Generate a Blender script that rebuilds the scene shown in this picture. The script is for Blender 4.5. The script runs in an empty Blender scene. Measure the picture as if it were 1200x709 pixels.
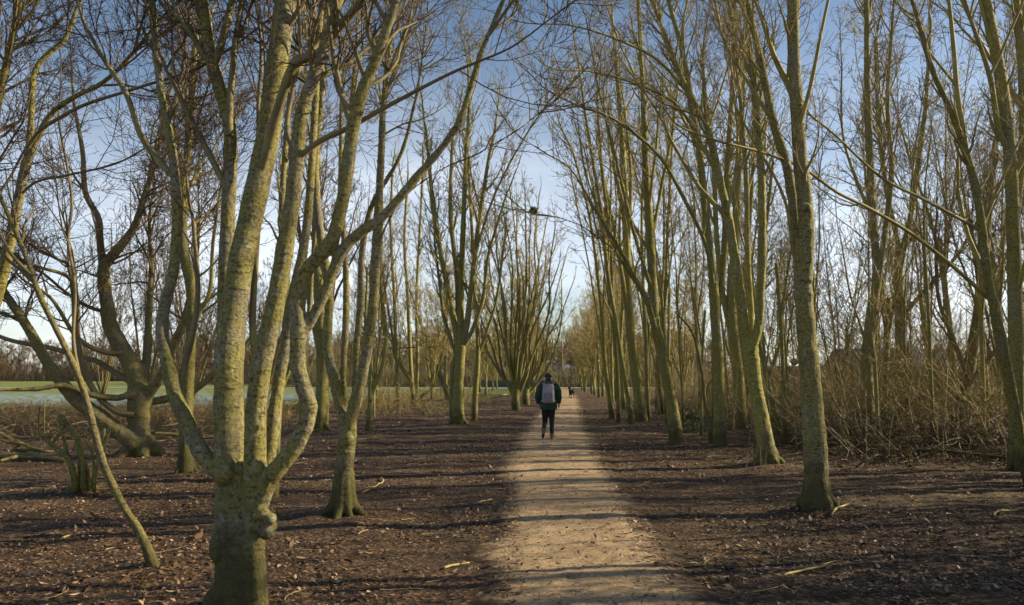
import bpy, bmesh, math, random
import numpy as np
from mathutils import Vector, Matrix, noise as mnoise

RNG = np.random.default_rng(7)
random.seed(7)
SC = bpy.context.scene
COL = SC.collection

# ------------------------------------------------------------------ camera
CAM_H = 1.65
PITCH = math.radians(5.62)
FPX = 900.0            # focal length in pixels of a 1200 px wide frame
CT, ST = math.cos(PITCH), math.sin(PITCH)

def at(px, py, d):
    """world point on the sight line of a photo pixel, d metres ahead"""
    x = (px - 600.0) / FPX
    y = (354.5 - py) / FPX
    yy = CT - y * ST
    zz = ST + y * CT
    s = d / yy
    return np.array([x * s, d, CAM_H + zz * s])

def gdist(py):
    y = (354.5 - py) / FPX
    return -CAM_H * (CT - y * ST) / (ST + y * CT)

def gpt(px, py):
    return at(px, py, gdist(py))

def proj(P):
    X, Y, Z = P[..., 0], P[..., 1], P[..., 2] - CAM_H
    f = Y * CT + Z * ST
    u = -Y * ST + Z * CT
    f = np.where(f < 0.05, 0.05, f)
    return 600 + X / f * FPX, 354.5 - u / f * FPX, f

cam = bpy.data.cameras.new('camera')
cam.sensor_width = 36.0
cam.lens = 27.0
cam.clip_end = 3000
cam.clip_start = 0.05
cam.dof.use_dof = True
cam.dof.focus_distance = 8.5
cam.dof.aperture_fstop = 3.2
co = bpy.data.objects.new('camera', cam)
co.location = (0, 0, CAM_H)
co.rotation_euler = (math.pi / 2 + PITCH, 0, 0)
COL.objects.link(co)
SC.camera = co

# ------------------------------------------------------------------ object helpers
def link(name, mesh, mat=None, parent=None, loc=None):
    o = bpy.data.objects.new(name, mesh)
    COL.objects.link(o)
    if mat is not None and not mesh.materials:
        mesh.materials.append(mat)
    if parent is not None:
        o.parent = parent
    if loc is not None:
        o.location = loc
    return o

def tag(o, label=None, cat=None, group=None, kind=None):
    if label: o['label'] = label
    if cat: o['category'] = cat
    if group: o['group'] = group
    if kind: o['kind'] = kind
    return o

def empty(name, loc, rz=0.0):
    o = bpy.data.objects.new(name, None)
    o.empty_display_size = 0.2
    COL.objects.link(o)
    o.location = loc
    o.rotation_euler = (0, 0, rz)
    return o

def copy_tree(o, parent=None):
    c = o.copy()
    COL.objects.link(c)
    if parent is not None:
        c.parent = parent
    for ch in list(o.children):
        copy_tree(ch, c)
    return c

def np_mesh(name, V, F, smooth=True, attrs=None):
    """V (n,3); F list of (m,3|4) int arrays"""
    me = bpy.data.meshes.new(name)
    V = np.asarray(V, dtype=np.float32)
    me.vertices.add(len(V))
    me.vertices.foreach_set('co', V.ravel())
    F = [f for f in F if len(f)]
    nl = sum(f.size for f in F)
    npoly = sum(len(f) for f in F)
    me.loops.add(nl)
    me.polygons.add(npoly)
    me.loops.foreach_set('vertex_index', np.concatenate([f.ravel() for f in F]).astype(np.int32))
    sizes = np.concatenate([np.full(len(f), f.shape[1], dtype=np.int32) for f in F])
    starts = np.concatenate([[0], np.cumsum(sizes)[:-1]]).astype(np.int32)
    me.polygons.foreach_set('loop_start', starts)
    if smooth:
        me.polygons.foreach_set('use_smooth', np.ones(npoly, dtype=bool))
    me.update(calc_edges=True)
    if attrs:
        for k, a in attrs.items():
            at_ = me.attributes.new(k, 'FLOAT', 'POINT')
            at_.data.foreach_set('value', np.asarray(a, dtype=np.float32))
    return me

# ------------------------------------------------------------------ tubes and growth
def nrm(v):
    return v / np.maximum(np.linalg.norm(v, axis=-1, keepdims=True), 1e-9)

def tubes(P, R, S=3, caps=False, wob=0.0):
    """P (N,K,3), R (N,K) -> verts, faces (quads [, caps]), radius per vertex"""
    N, K = R.shape
    if N == 0:
        return np.zeros((0, 3)), [np.zeros((0, 4), int)], np.zeros(0)
    T = np.empty_like(P)
    T[:, 1:-1] = P[:, 2:] - P[:, :-2]
    T[:, 0] = P[:, 1] - P[:, 0]
    T[:, -1] = P[:, -1] - P[:, -2]
    T = nrm(T)
    m = nrm(P[:, -1] - P[:, 0])
    ref = np.where(np.abs(m[:, :1]) < 0.8, np.array([[1.0, 0, 0]]), np.array([[0, 1.0, 0]]))
    ref = nrm(np.cross(m, ref))[:, None, :]
    U = nrm(ref - (ref * T).sum(-1, keepdims=True) * T)
    W = np.cross(T, U)
    a = np.arange(S) / S * 2 * np.pi
    ca, sa = np.cos(a), np.sin(a)
    rr = R[:, :, None]
    if wob:
        rr = rr * (1 + wob * RNG.standard_normal((N, K, S)))
    V = P[:, :, None, :] + rr[..., None] * (ca[:, None] * U[:, :, None, :] + sa[:, None] * W[:, :, None, :])
    base = (np.arange(N) * K * S)[:, None, None]
    k = (np.arange(K - 1) * S)[None, :, None]
    s = np.arange(S)[None, None, :]
    s2 = (np.arange(S) + 1) % S
    s2 = s2[None, None, :]
    q = np.stack([base + k + s, base + k + s2, base + k + S + s2, base + k + S + s], -1).reshape(-1, 4)
    F = [q]
    if caps:
        b = np.arange(N)[:, None] * K * S
        F.append(b + np.arange(S)[::-1][None, :])
        F.append(b + (K - 1) * S + np.arange(S)[None, :])
    return V.reshape(-1, 3), F, np.repeat(R.ravel(), S)

class Soup:
    def __init__(self):
        self.V, self.F, self.R, self.n = [], [], [], 0
    def add(self, V, F, R):
        self.V.append(V)
        self.F += [f + self.n for f in F]
        self.R.append(R)
        self.n += len(V)
    def tube(self, P, R, S=3, caps=False, wob=0.0):
        self.add(*tubes(P, R, S, caps, wob))
    def mesh(self, name, off=(0, 0, 0), attr=True):
        V = np.concatenate(self.V) - np.asarray(off)
        R = np.concatenate(self.R)
        by = {}
        for f in self.F:
            if len(f):
                by.setdefault(f.shape[1], []).append(f)
        F = [np.concatenate(v) for v in by.values()]
        return np_mesh(name, V, F, True, {'thick': np.clip(R / 0.03, 0, 1)} if attr else None)

def catmull(pts, n):
    P = np.asarray(pts, float)
    if len(P) == 2:
        return P[0] + (P[1] - P[0]) * np.linspace(0, 1, n)[:, None]
    Q = np.vstack([2 * P[0] - P[1], P, 2 * P[-1] - P[-2]])
    seg = np.linalg.norm(np.diff(P, axis=0), axis=1)
    cum = np.concatenate([[0], np.cumsum(seg)])
    t = np.linspace(0, cum[-1], n)
    i = np.clip(np.searchsorted(cum, t, side='right') - 1, 0, len(P) - 2)
    u = ((t - cum[i]) / np.maximum(seg[i], 1e-9))[:, None]
    p0, p1, p2, p3 = Q[i], Q[i + 1], Q[i + 2], Q[i + 3]
    return 0.5 * (2 * p1 + (p2 - p0) * u + (2 * p0 - 5 * p1 + 4 * p2 - p3) * u ** 2 + (3 * p1 - p0 - 3 * p2 + p3) * u ** 3)

KL = 48
WS = .86
def limb(pts, d0, d1, w, ext=0.0, sway=0.0, tip=None, up=0.12):
    """traced limb: photo pixels, distance at its two ends, widths in pixels along it;
    ext metres of growth beyond the last point. Returns P (KL,3), R (KL)"""
    n = len(pts)
    px = np.array(pts, float)
    seg = np.concatenate([[0], np.cumsum(np.linalg.norm(np.diff(px, axis=0), axis=1))])
    t = seg / seg[-1]
    d = d0 + (d1 - d0) * t + sway * np.sin(t * math.pi * 2)
    P = [at(px[i, 0], px[i, 1], d[i]) for i in range(n)]
    wr = np.interp(t, np.linspace(0, 1, len(w)), w)
    R = list(wr * d / FPX / 2 * WS)
    if ext > 0:
        dirv = nrm(P[-1] - P[-2])
        m = 6
        p, r0 = P[-1], R[-1]
        for k in range(m):
            dirv = nrm(dirv + np.array([0, 0, up]) + RNG.normal(0, 0.09, 3))
            p = p + dirv * ext / m
            P.append(p)
            R.append(max(r0 * (1 - (k + 1) / m * 0.85), 0.005))
    P = np.array(P)
    C = catmull(P, KL)
    s0 = np.concatenate([[0], np.cumsum(np.linalg.norm(np.diff(P, axis=0), axis=1))])
    s1 = np.linspace(0, s0[-1], KL)
    return C, np.interp(s1, s0, R)

def plen(P):
    return np.linalg.norm(np.diff(P, axis=1), axis=2).sum(1)

def spawn(P, R, dens, t0, t1, lmin, lmax, ang, rr, rmax, K, wob, up, rtip=0.25, pull=None, mask=None, taperlen=0.6):
    """children along the polylines P,R: dens per metre"""
    N, KK = R.shape
    L = plen(P)
    if np.isscalar(t0): t0 = np.full(N, t0)
    n = RNG.poisson(np.maximum(L * (t1 - t0) * dens, 0))
    idx = np.repeat(np.arange(N), n)
    M = len(idx)
    if M == 0:
        return np.zeros((0, K, 3)), np.zeros((0, K))
    t = t0[idx] + (t1 - t0[idx]) * RNG.random(M)
    f = t * (KK - 1)
    i = np.minimum(f.astype(int), KK - 2)
    u = (f - i)[:, None]
    p = P[idx, i] * (1 - u) + P[idx, i + 1] * u
    T = nrm(P[idx, i + 1] - P[idx, i])
    rp = R[idx, i] * (1 - u[:, 0]) + R[idx, i + 1] * u[:, 0]
    if mask is not None:
        keep = mask(p)
        idx, t, p, T, rp = idx[keep], t[keep], p[keep], T[keep], rp[keep]
        M = len(idx)
        if M == 0:
            return np.zeros((0, K, 3)), np.zeros((0, K))
    rv = nrm(RNG.standard_normal((M, 3)))
    per = nrm(np.cross(T, rv))
    a = np.radians(RNG.uniform(ang[0], ang[1], M))[:, None]
    D = nrm(T * np.cos(a) + per * np.sin(a))
    Ls = RNG.uniform(lmin, lmax, M) * (1 - taperlen * t) * np.minimum(1.0, 0.35 + L[idx] / 2.5)
    r0 = np.minimum(rp * rr * RNG.uniform(0.7, 1.1, M), rmax)
    r0 = np.maximum(r0, min(rmax, 0.0022))
    out = np.empty((M, K, 3))
    out[:, 0] = p
    step = (Ls / (K - 1))[:, None]
    for k in range(1, K):
        D = D + RNG.standard_normal((M, 3)) * wob
        D[:, 2] += up
        if pull is not None:
            D += pull
        D = nrm(D)
        out[:, k] = out[:, k - 1] + D * step
    s = np.linspace(0, 1, K)[None, :]
    RR = r0[:, None] * (1 - (1 - rtip) * s)
    return out, RR

def in_view(p, m=160):
    x, y, f = proj(p)
    return (x > -m) & (x < 1200 + m) & (y > -m) & (f > 0.3)

def crown(limbs, dist, soup, dens=(2.6, 3.6, 5.5), l1=(0.7, 2.2), l2=(0.35, 1.1), l3=(0.12, 0.42), t0=0.3, ang=(28, 62), up=0.10, prune=True, levels=3, zmin=1.9, thin=1.0, sec=.5):
    H_ = max(float(np.max([l[0][-1, 2] for l in limbs])), 3.0)
    P = np.array([l[0] for l in limbs])
    R = np.array([l[1] for l in limbs])
    far_ = 1.0 if dist < 18 else (.85 if dist < 40 else .72)
    dens = (dens[0] * 1.55 * far_, dens[1] * 1.75 * far_, dens[2] * 2.5 * far_)
    fine = max(0.0022, dist * 0.00025) * thin         # finest twig radius
    mk = (lambda p: (p[:, 2] > zmin))
    mk3 = (lambda p: in_view(p)) if prune else None
    Ps, Rs = spawn(P, R, sec, max(t0 * .6, .12), 0.88, H_ * .16, H_ * .42, (13, 38), 0.6, 0.05, 12, 0.07, up * .75, 0.16, mask=mk, taperlen=.45)
    soup.tube(Ps, np.maximum(Rs, fine), 6)
    P1, R1 = spawn(P, R, dens[0], t0, 1.0, l1[0], l1[1], ang, 0.5, 0.030, 9, 0.13, up, 0.22, mask=mk)
    P1b, R1b = spawn(Ps, Rs, dens[0] * .8, 0.15, 1.0, l1[0] * .8, l1[1] * .8, ang, 0.55, 0.018, 9, 0.12, up, 0.22, mask=mk)
    P1, R1 = np.concatenate([P1, P1b]), np.concatenate([R1, R1b])
    soup.tube(P1, R1, 5)
    P2, R2 = spawn(P1, R1, dens[1], 0.15, 1.0, l2[0], l2[1], (25, 60), 0.6, 0.010, 6, 0.16, up * 0.8, 0.3, taperlen=0.4)
    P2b, R2b = spawn(P[:, KL // 2:], R[:, KL // 2:], dens[1] * 0.6, 0.1, 1.0, l2[0], l2[1], (30, 70), 0.5, 0.010, 6, 0.16, up, 0.3, mask=mk)
    P2, R2 = np.concatenate([P2, P2b]), np.concatenate([R2, R2b])
    soup.tube(P2, np.maximum(R2, fine), 4 if dist < 12 else 3)
    if levels < 3:
        return
    P3, R3 = spawn(P2, R2, dens[2], 0.12, 1.0, l3[0], l3[1], (25, 65), 0.6, 0.0045, 4, 0.2, up * 0.5, 0.45, mask=mk3, taperlen=0.3)
    soup.tube(P3, np.maximum(R3 * 0.8, fine), 3)

# ------------------------------------------------------------------ blended (remeshed) solids
DG = None
def blend_mesh(soup, name, voxel, smooth=8, off=(0, 0, 0), factor=0.5):
    me = soup.mesh(name + '_raw', off, attr=False)
    o = bpy.data.objects.new('raw_' + name, me)
    COL.objects.link(o)
    m = o.modifiers.new('r', 'REMESH')
    m.mode = 'VOXEL'
    m.voxel_size = voxel
    m.use_smooth_shade = True
    if smooth:
        s = o.modifiers.new('s', 'SMOOTH')
        s.factor = factor
        s.iterations = smooth
    dg = bpy.context.evaluated_depsgraph_get()
    ev = o.evaluated_get(dg)
    out = bpy.data.meshes.new_from_object(ev)
    bpy.data.objects.remove(o)
    bpy.data.meshes.remove(me)
    out.name = name
    out.polygons.foreach_set('use_smooth', np.ones(len(out.polygons), dtype=bool))
    return out

def vnoise3(p, s, seed=0):
    p = p / s
    i = np.floor(p).astype(np.int64); f = p - i; f = f * f * (3 - 2 * f)
    out = 0
    for a in (0, 1):
        for b in (0, 1):
            for c in (0, 1):
                n = ((i[:, 0] + a) * 374761393 + (i[:, 1] + b) * 668265263 + (i[:, 2] + c) * 2147483647 + seed * 1442695041) & 0x7fffffff
                n = ((n ^ (n >> 13)) * 1274126177) & 0x7fffffff
                h = ((n ^ (n >> 16)) & 0xffff) / 65535.0
                out = out + h * (f[:, 0] if a else 1 - f[:, 0]) * (f[:, 1] if b else 1 - f[:, 1]) * (f[:, 2] if c else 1 - f[:, 2])
    return out

def roughen(me, amp):
    n = len(me.vertices)
    co = np.empty(n * 3, np.float32); me.vertices.foreach_get('co', co); co = co.reshape(-1, 3).astype(float)
    no = np.empty(n * 3, np.float32); me.vertices.foreach_get('normal', no); no = no.reshape(-1, 3)
    q = co * [1, 1, .35]
    z = co * [1, 1, 3.0]
    h = (vnoise3(co, .16, 1) - .5) * 1.1 + (vnoise3(q, .05, 2) - .5) * .9 + (vnoise3(z, .09, 3) - .5) * .9 + (vnoise3(co, .03, 4) - .5) * .5
    ridge = np.abs(vnoise3(q, .09, 5) - .5) * 2
    h -= np.clip(.22 - ridge, 0, 1) * 2.2
    me.vertices.foreach_set('co', (co + no * (h * amp)[:, None]).astype(np.float32).ravel())
    me.update()

def ellipsoid(soup, c, r, nu=16, nv=10, M=None):
    th = np.linspace(0, math.pi, nv)
    V = [[0, 0, 1]]
    for t in th[1:-1]:
        for k in range(nu):
            a = 2 * math.pi * k / nu
            V.append([math.sin(t) * math.cos(a), math.sin(t) * math.sin(a), math.cos(t)])
    V.append([0, 0, -1])
    V = np.array(V) * np.asarray(r)
    if M is not None:
        V = V @ np.array(M).T
    V = V + np.asarray(c)
    tri, quad = [], []
    for k in range(nu):
        tri.append([0, 1 + k, 1 + (k + 1) % nu])
        e = 1 + (nv - 3) * nu
        tri.append([len(V) - 1, e + (k + 1) % nu, e + k])
    for j in range(nv - 3):
        for k in range(nu):
            a = 1 + j * nu
            quad.append([a + k, a + nu + k, a + nu + (k + 1) % nu, a + (k + 1) % nu])
    soup.add(V, [np.array(tri), np.array(quad)], np.full(len(V), 0.03))

def poly_tube(soup, pts, rad, n=14, S=12):
    P = np.asarray(pts, float)
    C = catmull(P, n)
    s0 = np.concatenate([[0], np.cumsum(np.linalg.norm(np.diff(P, axis=0), axis=1))])
    rad = np.interp(np.linspace(0, 1, len(P)), np.linspace(0, 1, len(rad)), rad)
    r = np.interp(np.linspace(0, s0[-1], n), s0, rad)
    soup.tube(C[None], r[None], S, caps=True)

# ------------------------------------------------------------------ materials
class NT:
    def __init__(self, name):
        self.m = bpy.data.materials.new(name)
        self.m.use_nodes = True
        self.t = self.m.node_tree
        self.b = self.t.nodes['Principled BSDF']
        self.b.inputs['Specular IOR Level'].default_value = 0.25
    def n(self, typ, **kw):
        x = self.t.nodes.new(typ)
        for k, v in kw.items():
            if k in x.inputs.keys():
                x.inputs[k].default_value = v
            else:
                setattr(x, k, v)
        return x
    def l(self, a, b):
        self.t.links.new(a, b)
    def coord(self, kind='Object', scale=(1, 1, 1)):
        tc = self.n('ShaderNodeTexCoord')
        mp = self.n('ShaderNodeMapping')
        mp.inputs['Scale'].default_value = scale
        self.l(tc.outputs[kind], mp.inputs['Vector'])
        return mp.outputs['Vector']
    def noise(self, vec, scale, detail=4, rough=0.6, dist=0.0):
        x = self.n('ShaderNodeTexNoise')
        x.inputs['Scale'].default_value = scale
        x.inputs['Detail'].default_value = detail
        x.inputs['Roughness'].default_value = rough
        x.inputs['Distortion'].default_value = dist
        if vec is not None: self.l(vec, x.inputs['Vector'])
        return x.outputs['Fac']
    def ramp(self, fac, stops, interp='LINEAR'):
        r = self.n('ShaderNodeValToRGB')
        r.color_ramp.interpolation = interp
        e = r.color_ramp.elements
        while len(e) < len(stops): e.new(0.5)
        for q, (p, c) in zip(e, stops):
            q.position = p
            q.color = (*c, 1) if len(c) == 3 else c
        self.l(fac, r.inputs['Fac'])
        return r.outputs['Color']
    def mix(self, fac, a, b, blend='MIX'):
        x = self.n('ShaderNodeMix')
        x.data_type = 'RGBA'
        x.blend_type = blend
        for s, v in ((x.inputs[0], fac), (x.inputs[6], a), (x.inputs[7], b)):
            if isinstance(v, (int, float)): s.default_value = v
            elif isinstance(v, tuple): s.default_value = (*v, 1)
            else: self.l(v, s)
        return x.outputs[2]
    def math(self, op, a, b=0.5, clamp=False):
        x = self.n('ShaderNodeMath')
        x.operation = op
        x.use_clamp = clamp
        for s, v in ((x.inputs[0], a), (x.inputs[1], b)):
            if isinstance(v, (int, float)): s.default_value = v
            else: self.l(v, s)
        return x.outputs[0]
    def attr(self, name):
        x = self.n('ShaderNodeAttribute')
        x.attribute_name = name
        return x.outputs['Fac']
    def bump(self, h, strength=0.5, dist=0.02, prev=None):
        x = self.n('ShaderNodeBump')
        x.inputs['Strength'].default_value = strength
        x.inputs['Distance'].default_value = dist
        self.l(h, x.inputs['Height'])
        if prev is not None: self.l(prev, x.inputs['Normal'])
        self.l(x.outputs['Normal'], self.b.inputs['Normal'])
        return x.outputs['Normal']
    def col(self, c):
        if isinstance(c, tuple): self.b.inputs['Base Color'].default_value = (*c, 1)
        else: self.l(c, self.b.inputs['Base Color'])
    def rough(self, r):
        self.b.inputs['Roughness'].default_value = r

def bw(c): return (c, c, c)

def make_bark(name, grey=(.265, .24, .135), olive=(.28, .25, .06), moss=(.07, .065, .02), moss_h=0.6, lich=(.40, .42, .33), dark=(.055, .05, .035)):
    k = NT(name)
    v = k.coord('Object')
    vl = k.coord('Object', (9, 9, 46))
    big = k.noise(v, 2.3, 5)
    c = k.mix(k.ramp(big, [(.36, bw(0)), (.52, bw(1))]), grey, olive)
    fine = k.noise(v, 38, 5, .7)
    c = k.mix(k.ramp(fine, [(.38, bw(.8)), (.53, bw(0))]), c, dark)
    st = k.noise(k.coord('Object', (7, 7, 1.1)), 1.0, 5, .7, .6)
    c = k.mix(k.ramp(st, [(.34, bw(.7)), (.48, bw(0))]), c, tuple(x * .5 for x in grey))
    l1 = k.noise(v, 15, 4, .65)
    c = k.mix(k.ramp(l1, [(.59, bw(0)), (.68, bw(.65))]), c, lich)
    ln = k.noise(vl, 1.0, 3, .6, .4)
    lines = k.ramp(ln, [(.59, bw(0)), (.68, bw(.85))])
    c = k.mix(lines, c, dark)
    # mossy foot
    sep = k.n('ShaderNodeSeparateXYZ')
    tc = k.n('ShaderNodeTexCoord')
    k.l(tc.outputs['Object'], sep.inputs[0])
    mz = k.math('ADD', sep.outputs['Z'], k.math('MULTIPLY', k.math('SUBTRACT', k.noise(v, 5, 4), .5), 1.4))
    mf = k.ramp(k.math('DIVIDE', mz, moss_h * 2), [(.25, bw(.85)), (.75, bw(0))])
    c = k.mix(mf, c, moss)
    oi = k.n('ShaderNodeObjectInfo')
    hsv = k.n('ShaderNodeHueSaturation')
    k.l(k.math('ADD', k.math('MULTIPLY', oi.outputs['Random'], .35), .82), hsv.inputs['Value'])
    k.l(c, hsv.inputs['Color'])
    k.col(hsv.outputs['Color'])
    k.rough(.85)
    b1 = k.bump(k.noise(v, 46, 6, .72), 1.0, .02)
    b2 = k.bump(ln, .35, .02, b1)
    k.bump(k.noise(v, 11, 4, .6), .5, .03, b2)
    return k.m

def make_twig(name, thin=(.22, .165, .065), mid=(.31, .26, .08), thick=(.31, .275, .08)):
    k = NT(name)
    t = k.attr('thick')
    v = k.coord('Object')
    c = k.ramp(t, [(.08, thin), (.35, mid), (.9, thick)])
    n = k.noise(v, 4, 4)
    c = k.mix(k.ramp(n, [(.35, bw(.55)), (.6, bw(0))]), c, (.10, .075, .045))
    ln = k.noise(k.coord('Object', (14, 14, 50)), 1.0, 3)
    c = k.mix(k.ramp(ln, [(.58, bw(0)), (.7, bw(.7))]), c, (.06, .05, .035))
    k.col(c)
    k.rough(.7)
    return k.m

M_BARK = make_bark('bark_maple')
M_BARK_HERO = make_bark('bark_old_maple', grey=(.315, .285, .19), olive=(.295, .265, .085), moss_h=0.62, moss=(.065, .06, .02))
M_BARK_MOSSY = make_bark('bark_mossy', grey=(.28, .26, .13), olive=(.295, .27, .06), moss_h=0.5)
M_BARK_DARK = make_bark('bark_oak', grey=(.18, .155, .10), olive=(.21, .18, .06), moss_h=0.3, lich=(.26, .24, .16))
M_TWIG = make_twig('twigs_olive')
M_TWIG_BROWN = make_twig('twigs_brown', (.10, .066, .042), (.155, .115, .06), (.19, .155, .075))
M_TWIG_TAN = make_twig('twigs_tan', (.46, .35, .17), (.42, .34, .13), (.35, .31, .10))
M_TWIG_NEAR = make_twig('twigs_near', (.09, .06, .04), (.15, .12, .06), (.23, .205, .09))

# ------------------------------------------------------------------ ground
def vnoise(x, y, s, seed=0):
    x = np.asarray(x) / s; y = np.asarray(y) / s
    xi, yi = np.floor(x).astype(np.int64), np.floor(y).astype(np.int64)
    u, v = x - xi, y - yi
    u, v = u * u * (3 - 2 * u), v * v * (3 - 2 * v)
    def h(a, b):
        n = (a * 374761393 + b * 668265263 + seed * 1442695041) & 0x7fffffff
        n = ((n ^ (n >> 13)) * 1274126177) & 0x7fffffff
        return ((n ^ (n >> 16)) & 0xffff) / 65535.0
    return (h(xi, yi) * (1 - u) + h(xi + 1, yi) * u) * (1 - v) + (h(xi, yi + 1) * (1 - u) + h(xi + 1, yi + 1) * u) * v

PY = np.array([-30, 0, 5.7, 9.5, 14, 20.3, 35, 62, 100, 119])
PX = np.array([-1.2, .35, .63, .70, .82, 1.12, 2.1, 4.15, 6.2, 7.0])
PW = np.array([.95, .85, .78, .86, .95, 1.02, 1.1, 1.25, 1.6, 1.8])
def path_x(y): return np.interp(y, PY, PX)
def path_w(y): return np.interp(y, PY, PW)
def sstep(x, a, b):
    t = np.clip((x - a) / (b - a), 0, 1)
    return t * t * (3 - 2 * t)

MOUNDS = [(gpt(a, b_), r, h) for a, b_, r, h in [(286, 730, .55, .06), (402, 603, .6, .07), (182, 668, .3, .05), (958, 598, .5, .06), (899, 547, .5, .06), (844, 524, .45, .06), (793, 522, .5, .07), (537, 499, .6, .08), (164, 538, 1.0, .10), (217, 557, .5, .06), (92, 575, .6, .07), (1021, 525, .5, .08), (605, 481, .8, .10)]]
def gh(x, y):
    e = np.abs(x - path_x(y)) - path_w(y)
    k = sstep(e, 0.12, 0.9) * (1 - sstep(y, 90, 112)) * (1 - .6 * sstep(-x, 14, 22))
    h = (vnoise(x, y, 2.6, 1) - .42) * .075 + (vnoise(x, y, .8, 2) - .5) * .04 + (vnoise(x, y, .26, 3) - .5) * .030 + (vnoise(x, y, .13, 4) - .5) * .020
    for c_, r, a in MOUNDS:
        h = h + a * np.exp(-((x - c_[0]) ** 2 + (y - c_[1]) ** 2) / r ** 2)
    return h * k - .008

def axis(lo, hi, dense_lo, dense_hi, step, grow=1.12):
    a = list(np.arange(dense_lo, dense_hi, step))
    s = step
    while a[-1] < hi:
        s *= grow
        a.append(a[-1] + s)
    b, s, x = [], step, dense_lo
    while x > lo:
        s *= grow
        x -= s
        b.append(x)
    return np.array(b[::-1] + a)

gx = axis(-900, 900, -10, 10, .07, 1.09)
gy = axis(-60, 1600, 4.2, 19, .07, 1.07)
GX, GY = np.meshgrid(gx, gy)
GZ = gh(GX, GY)
nx, ny = len(gx), len(gy)
ii = (np.arange(ny - 1)[:, None] * nx + np.arange(nx - 1)[None, :]).ravel()
gq = np.stack([ii, ii + 1, ii + nx + 1, ii + nx], -1)

def ground_mat():
    k = NT('woodland_floor')
    v = k.coord('Object')
    vo = k.n('ShaderNodeTexVoronoi')
    vo.inputs['Scale'].default_value = 26
    k.l(v, vo.inputs['Vector'])
    sp = k.n('ShaderNodeSeparateColor')
    k.l(vo.outputs['Color'], sp.inputs[0])
    c = k.ramp(sp.outputs[0], [(.0, (.026, .017, .010)), (.4, (.082, .05, .028)), (.75, (.155, .093, .052)), (.96, (.28, .18, .105))])
    n = k.noise(v, 1.1, 5)
    c = k.mix(k.ramp(n, [(.35, bw(.75)), (.6, bw(.1))]), c, (.052, .034, .019))
    n2 = k.noise(v, 55, 5, .7)
    c = k.mix(.75, c, k.ramp(n2, [(.3, bw(.25)), (.55, bw(.8)), (.72, bw(1.0))]), 'MULTIPLY')
    k.col(c)
    k.rough(.95)
    b = k.bump(vo.outputs['Distance'], .8, .02)
    k.bump(n2, .8, .02, b)
    return k.m
ground = link('ground', np_mesh('ground', np.stack([GX, GY, GZ], -1).reshape(-1, 3), [gq]), ground_mat())
tag(ground, kind='structure')

# path
def path_mat():
    k = NT('sandy_gravel')
    v = k.coord('Object')
    n = k.noise(v, 1.7, 5)
    c = k.ramp(n, [(.3, (.29, .20, .112)), (.5, (.35, .25, .145)), (.7, (.40, .29, .175))])
    g = k.noise(v, 90, 4, .7)
    c = k.mix(.55, c, k.ramp(g, [(.3, bw(.45)), (.5, bw(.95)), (.7, bw(1.25))]), 'MULTIPLY')
    m = k.noise(v, 17, 6, .75)
    c = k.mix(k.ramp(m, [(.56, bw(0)), (.66, bw(.55))]), c, (.10, .07, .045))
    vo = k.n('ShaderNodeTexVoronoi')
    vo.inputs['Scale'].default_value = 48
    k.l(v, vo.inputs['Vector'])
    sp = k.n('ShaderNodeSeparateColor')
    k.l(vo.outputs['Color'], sp.inputs[0])
    c = k.mix(k.ramp(sp.outputs[1], [(.93, bw(0)), (.95, bw(.7))]), c, (.55, .47, .36))
    c = k.mix(k.ramp(sp.outputs[2], [(.91, bw(0)), (.93, bw(.75))]), c, (.07, .05, .035))
    e = k.attr('edge')
    em = k.math('ADD', e, k.math('MULTIPLY', k.math('SUBTRACT', k.noise(v, 9, 6, .75), .5), .8))
    c = k.mix(k.ramp(em, [(.66, bw(0)), (.90, bw(1))]), c, (.065, .042, .024))
    k.col(c)
    k.rough(.95)
    b = k.bump(k.noise(v, 8, 5, .7), .5, .03)
    k.bump(g, .6, .012, b)
    return k.m
ys = axis(-30, 117.5, 4.2, 22, .06, 1.04)
ys = ys[ys < 118.2]
NW = 61
uu = np.linspace(-1, 1, NW)
PV, PE = [], []
for y in ys:
    xc, w = path_x(y), path_w(y)
    wl = w * (1 + .22 * (vnoise(y, 3.3, 1.6, 11) - .5)) + .26 * (vnoise(y, 0, .35, 5) - .5) + .16 * (vnoise(y, 0, .12, 6) - .5)
    wr = w * (1 + .22 * (vnoise(y, 8.3, 1.6, 12) - .5)) + .26 * (vnoise(y, 9, .35, 7) - .5) + .16 * (vnoise(y, 9, .12, 8) - .5)
    x = xc + np.where(uu < 0, uu * (wl + .12), uu * (wr + .12))
    z = .006 + (.022 * vnoise(x, np.full(NW, y), .45, 21) + .020 * vnoise(x, np.full(NW, y), .17, 22) + .010 * vnoise(x, np.full(NW, y), .08, 23)) * (1 - np.abs(uu) ** 3)
    z = z - .012 * sstep(np.abs(uu), .93, 1.0)
    PV.append(np.stack([x, np.full(NW, y), z], -1))
    PE.append(np.abs(uu))
PV = np.array(PV)
ii = (np.arange(len(ys) - 1)[:, None] * NW + np.arange(NW - 1)[None, :]).ravel()
path = link('path', np_mesh('path', PV.reshape(-1, 3), [np.stack([ii, ii + 1, ii + NW + 1, ii + NW], -1)], True, {'edge': np.array(PE).ravel()}), path_mat())
tag(path, kind='structure')

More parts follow.
